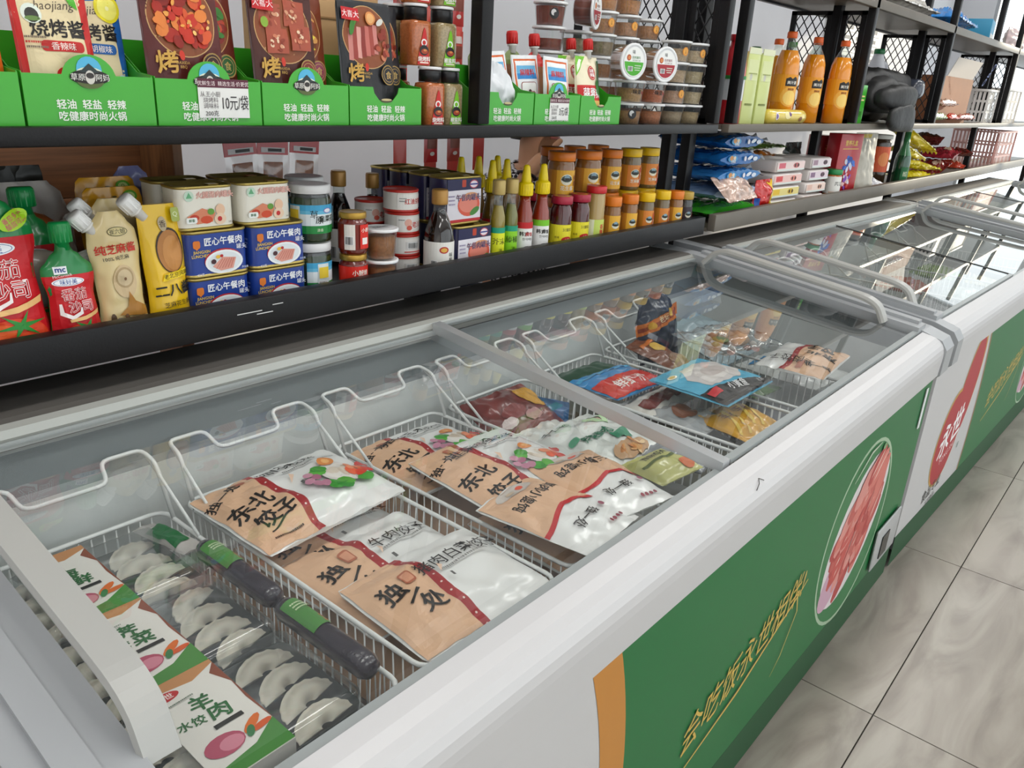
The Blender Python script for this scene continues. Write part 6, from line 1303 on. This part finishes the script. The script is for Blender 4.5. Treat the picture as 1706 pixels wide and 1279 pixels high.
def gingham():
    m = bpy.data.materials.new('gingham_cloth'); m.use_nodes = True; nt = m.node_tree; b = nt.nodes['Principled BSDF']; b.inputs['Roughness'].default_value = .8
    tc = nt.nodes.new('ShaderNodeTexCoord'); ck = nt.nodes.new('ShaderNodeTexChecker'); ck.inputs['Scale'].default_value = 85
    ck.inputs[1].default_value = lin('#e8e6ea'); ck.inputs[2].default_value = lin('#1d1a24'); nt.links.new(tc.outputs['Object'], ck.inputs[0]); nt.links.new(ck.outputs[0], b.inputs['Base Color']); return m
SKIN = M('#c89470', .5, sub=.1)
PX, PY = 2.17, 1.80
o = thing('person', 'seated person in a checked shirt resting chin near a raised hand', 'person', (PX, PY, 0), 0)
P = [(0, 0, .46), (0, -.005, .62), (0, -.02, .80), (0, -.03, .93), (0, -.045, .98), (0, -.055, 1.02), (0, -.065, 1.14), (0, -.06, 1.21),      # 0-7 pelvis..crown
     (-.165, -.02, .90), (-.245, -.14, .775), (-.195, -.19, .975), (-.150, -.195, 1.012),                                                    # 8-11 right shoulder, elbow, wrist, palm
     (.165, -.02, .92), (.23, -.08, .70), (.12, -.24, .60), (.08, -.27, .59),                                                               # 12-15 left
     (-.09, -.02, .46), (-.10, -.26, .47), (-.10, -.235, .10), (-.10, -.29, .04), (.09, -.02, .46), (.10, -.26, .47), (.10, -.235, .10), (.10, -.29, .04), (0, -.105, 1.075), (-.118, -.198, 1.034)]
E_ = [(0, 1), (1, 2), (2, 3), (3, 4), (4, 5), (5, 6), (6, 7), (3, 8), (8, 9), (9, 10), (10, 11), (3, 12), (12, 13), (13, 14), (14, 15), (0, 16), (16, 17), (17, 18), (18, 19), (0, 20), (20, 21), (21, 22), (22, 23), (6, 24), (11, 25)]
Rr = [(.13, .10), (.12, .09), (.13, .095), (.11, .08), (.048, .048), (.050, .050), (.076, .088), (.05, .06), .055, .043, .026, (.032, .026), .055, .043, .028, (.034, .018), .075, .055, .036, (.04, .03), .075, .055, .036, (.04, .03), (.046, .046), (.032, .022)]
ROOTS = []
def hand(base, dirv, spread, curl, thumb):
    """five finger chains rooted in the palm vertex base"""
    b = Vector(P[base]); d = Vector(dirv).normalized(); s_ = Vector(spread).normalized(); c = Vector(curl).normalized()
    for k, (off, ln) in enumerate(((-.024, .070), (-.008, .080), (.009, .075), (.025, .058))):
        p0 = b+d*.006+s_*off; n = len(P)
        P.extend([tuple(p0), tuple(p0+d*ln*.45+c*.006), tuple(p0+d*ln*.72+c*.022), tuple(p0+d*ln*.85+c*.040)]); Rr.extend([.0095, .009, .0082, .007])
        E_.extend([(n, n+1), (n+1, n+2), (n+2, n+3)]); ROOTS.append(n)
    n = len(P); t = Vector(thumb); p0 = b-s_*.026+d*.0
    P.extend([tuple(p0), tuple(p0+t*.028+d*.012), tuple(p0+t*.036+d*.040)]); Rr.extend([.011, .0105, .0085]); E_.extend([(n, n+1), (n+1, n+2)]); ROOTS.append(n)
hand(25, (.90, -.02, .30), (0, .85, -.35), (.35, .3, -.9), (-.2, -.4, .8))
hand(15, (-.8, -.5, -.1), (.4, -.8, .1), (0, .1, -1), (.3, -.3, .8))
body = skin_mesh('body', P, E_, Rr, 0, SKIN, 2, ROOTS); body.parent = o
sh = skin_mesh('shirt', [P[i] for i in (0, 1, 2, 3, 4, 8, 9, 12, 13)], [(0, 1), (1, 2), (2, 3), (3, 4), (3, 5), (5, 6), (3, 7), (7, 8)], [(.142, .112), (.135, .105), (.145, .11), (.125, .095), (.068, .066), .07, .058, .07, .058], 0, gingham()); sh.parent = o
pt_ = skin_mesh('trousers', [P[i] for i in (0, 16, 17, 18, 20, 21, 22)], [(0, 1), (1, 2), (2, 3), (0, 4), (4, 5), (5, 6)], [(.145, .115), .088, .066, .05, .088, .066, .05], 0, M('#2c3140', .8)); pt_.parent = o
wb = MB(); wb.tube([(-.192+.027*math.cos(a), -.190+.030*math.sin(a), .975-.014*math.cos(a)) for a in [2*PI*i/20 for i in range(20)]], .0045, M('#2a1216', .4), 8, True); wb.build('wristband', o)
hb = MB()
def hair(u, v):
    a = 2*PI*u; b = PI*.62*v; return (.083*math.sin(b)*math.cos(a), -.058+.092*math.sin(b)*math.sin(a)*(1 if math.sin(a) > 0 else .78), 1.135+.125*math.cos(b)-.02*(math.sin(a) > 0)*v)
hb.grid(hair, 26, 14, M('#1b1614', .6)); hb.build('hair', o)
fb = MB()
for s_ in (-1, 1):
    fb.lathe([(.001, -.004), (.010, -.001), (.001, .003)], M('#2a1f1a', .3), 12, Matrix.Translation((s_*.032, -.158, 1.135)) @ Matrix.Rotation(PI/2, 4, 'X'))
fb.build('eyes', o)
nb = MB(); nb.grid(lambda u, v: (.013*math.cos(2*PI*u)*math.sin(PI*v*.9+.1), -.152-.022*v*math.sin(PI*v)-.008*math.sin(PI*v)+.010*math.sin(2*PI*u), 1.135-.045*v), 12, 8, SKIN); nb.build('nose', o)
mo = MB(); mo.tube([(-.022, -.142, 1.082), (0, -.150, 1.080), (.022, -.142, 1.082)], .004, M('#a85a50', .5), 8); mo.build('mouth', o)
for s_ in (-1, 1):
    eb = MB(); eb.lathe([(.002, -.006), (.016, -.004), (.018, .002), (.006, .006)], SKIN, 12, Matrix.Translation((s_*.078, -.07, 1.125)) @ Matrix.Rotation(PI/2, 4, 'Y')); eb.build('ear', o)
st = thing('stool', 'round stool under the seated person', 'stool', (PX, PY+.02, 0), 0)
MB().lathe([(.16, .30), (.17, .305), (.17, .33), (.15, .335)], M('#5a4a3a', .6), 24).build('seat', st)
for a in (.8, 2.4, 3.9, 5.5): MB().tube([(.15*math.cos(a), .15*math.sin(a), 0), (.12*math.cos(a), .12*math.sin(a), .30)], .012, M('#3a3a3a', .5), 8).build('leg', st)
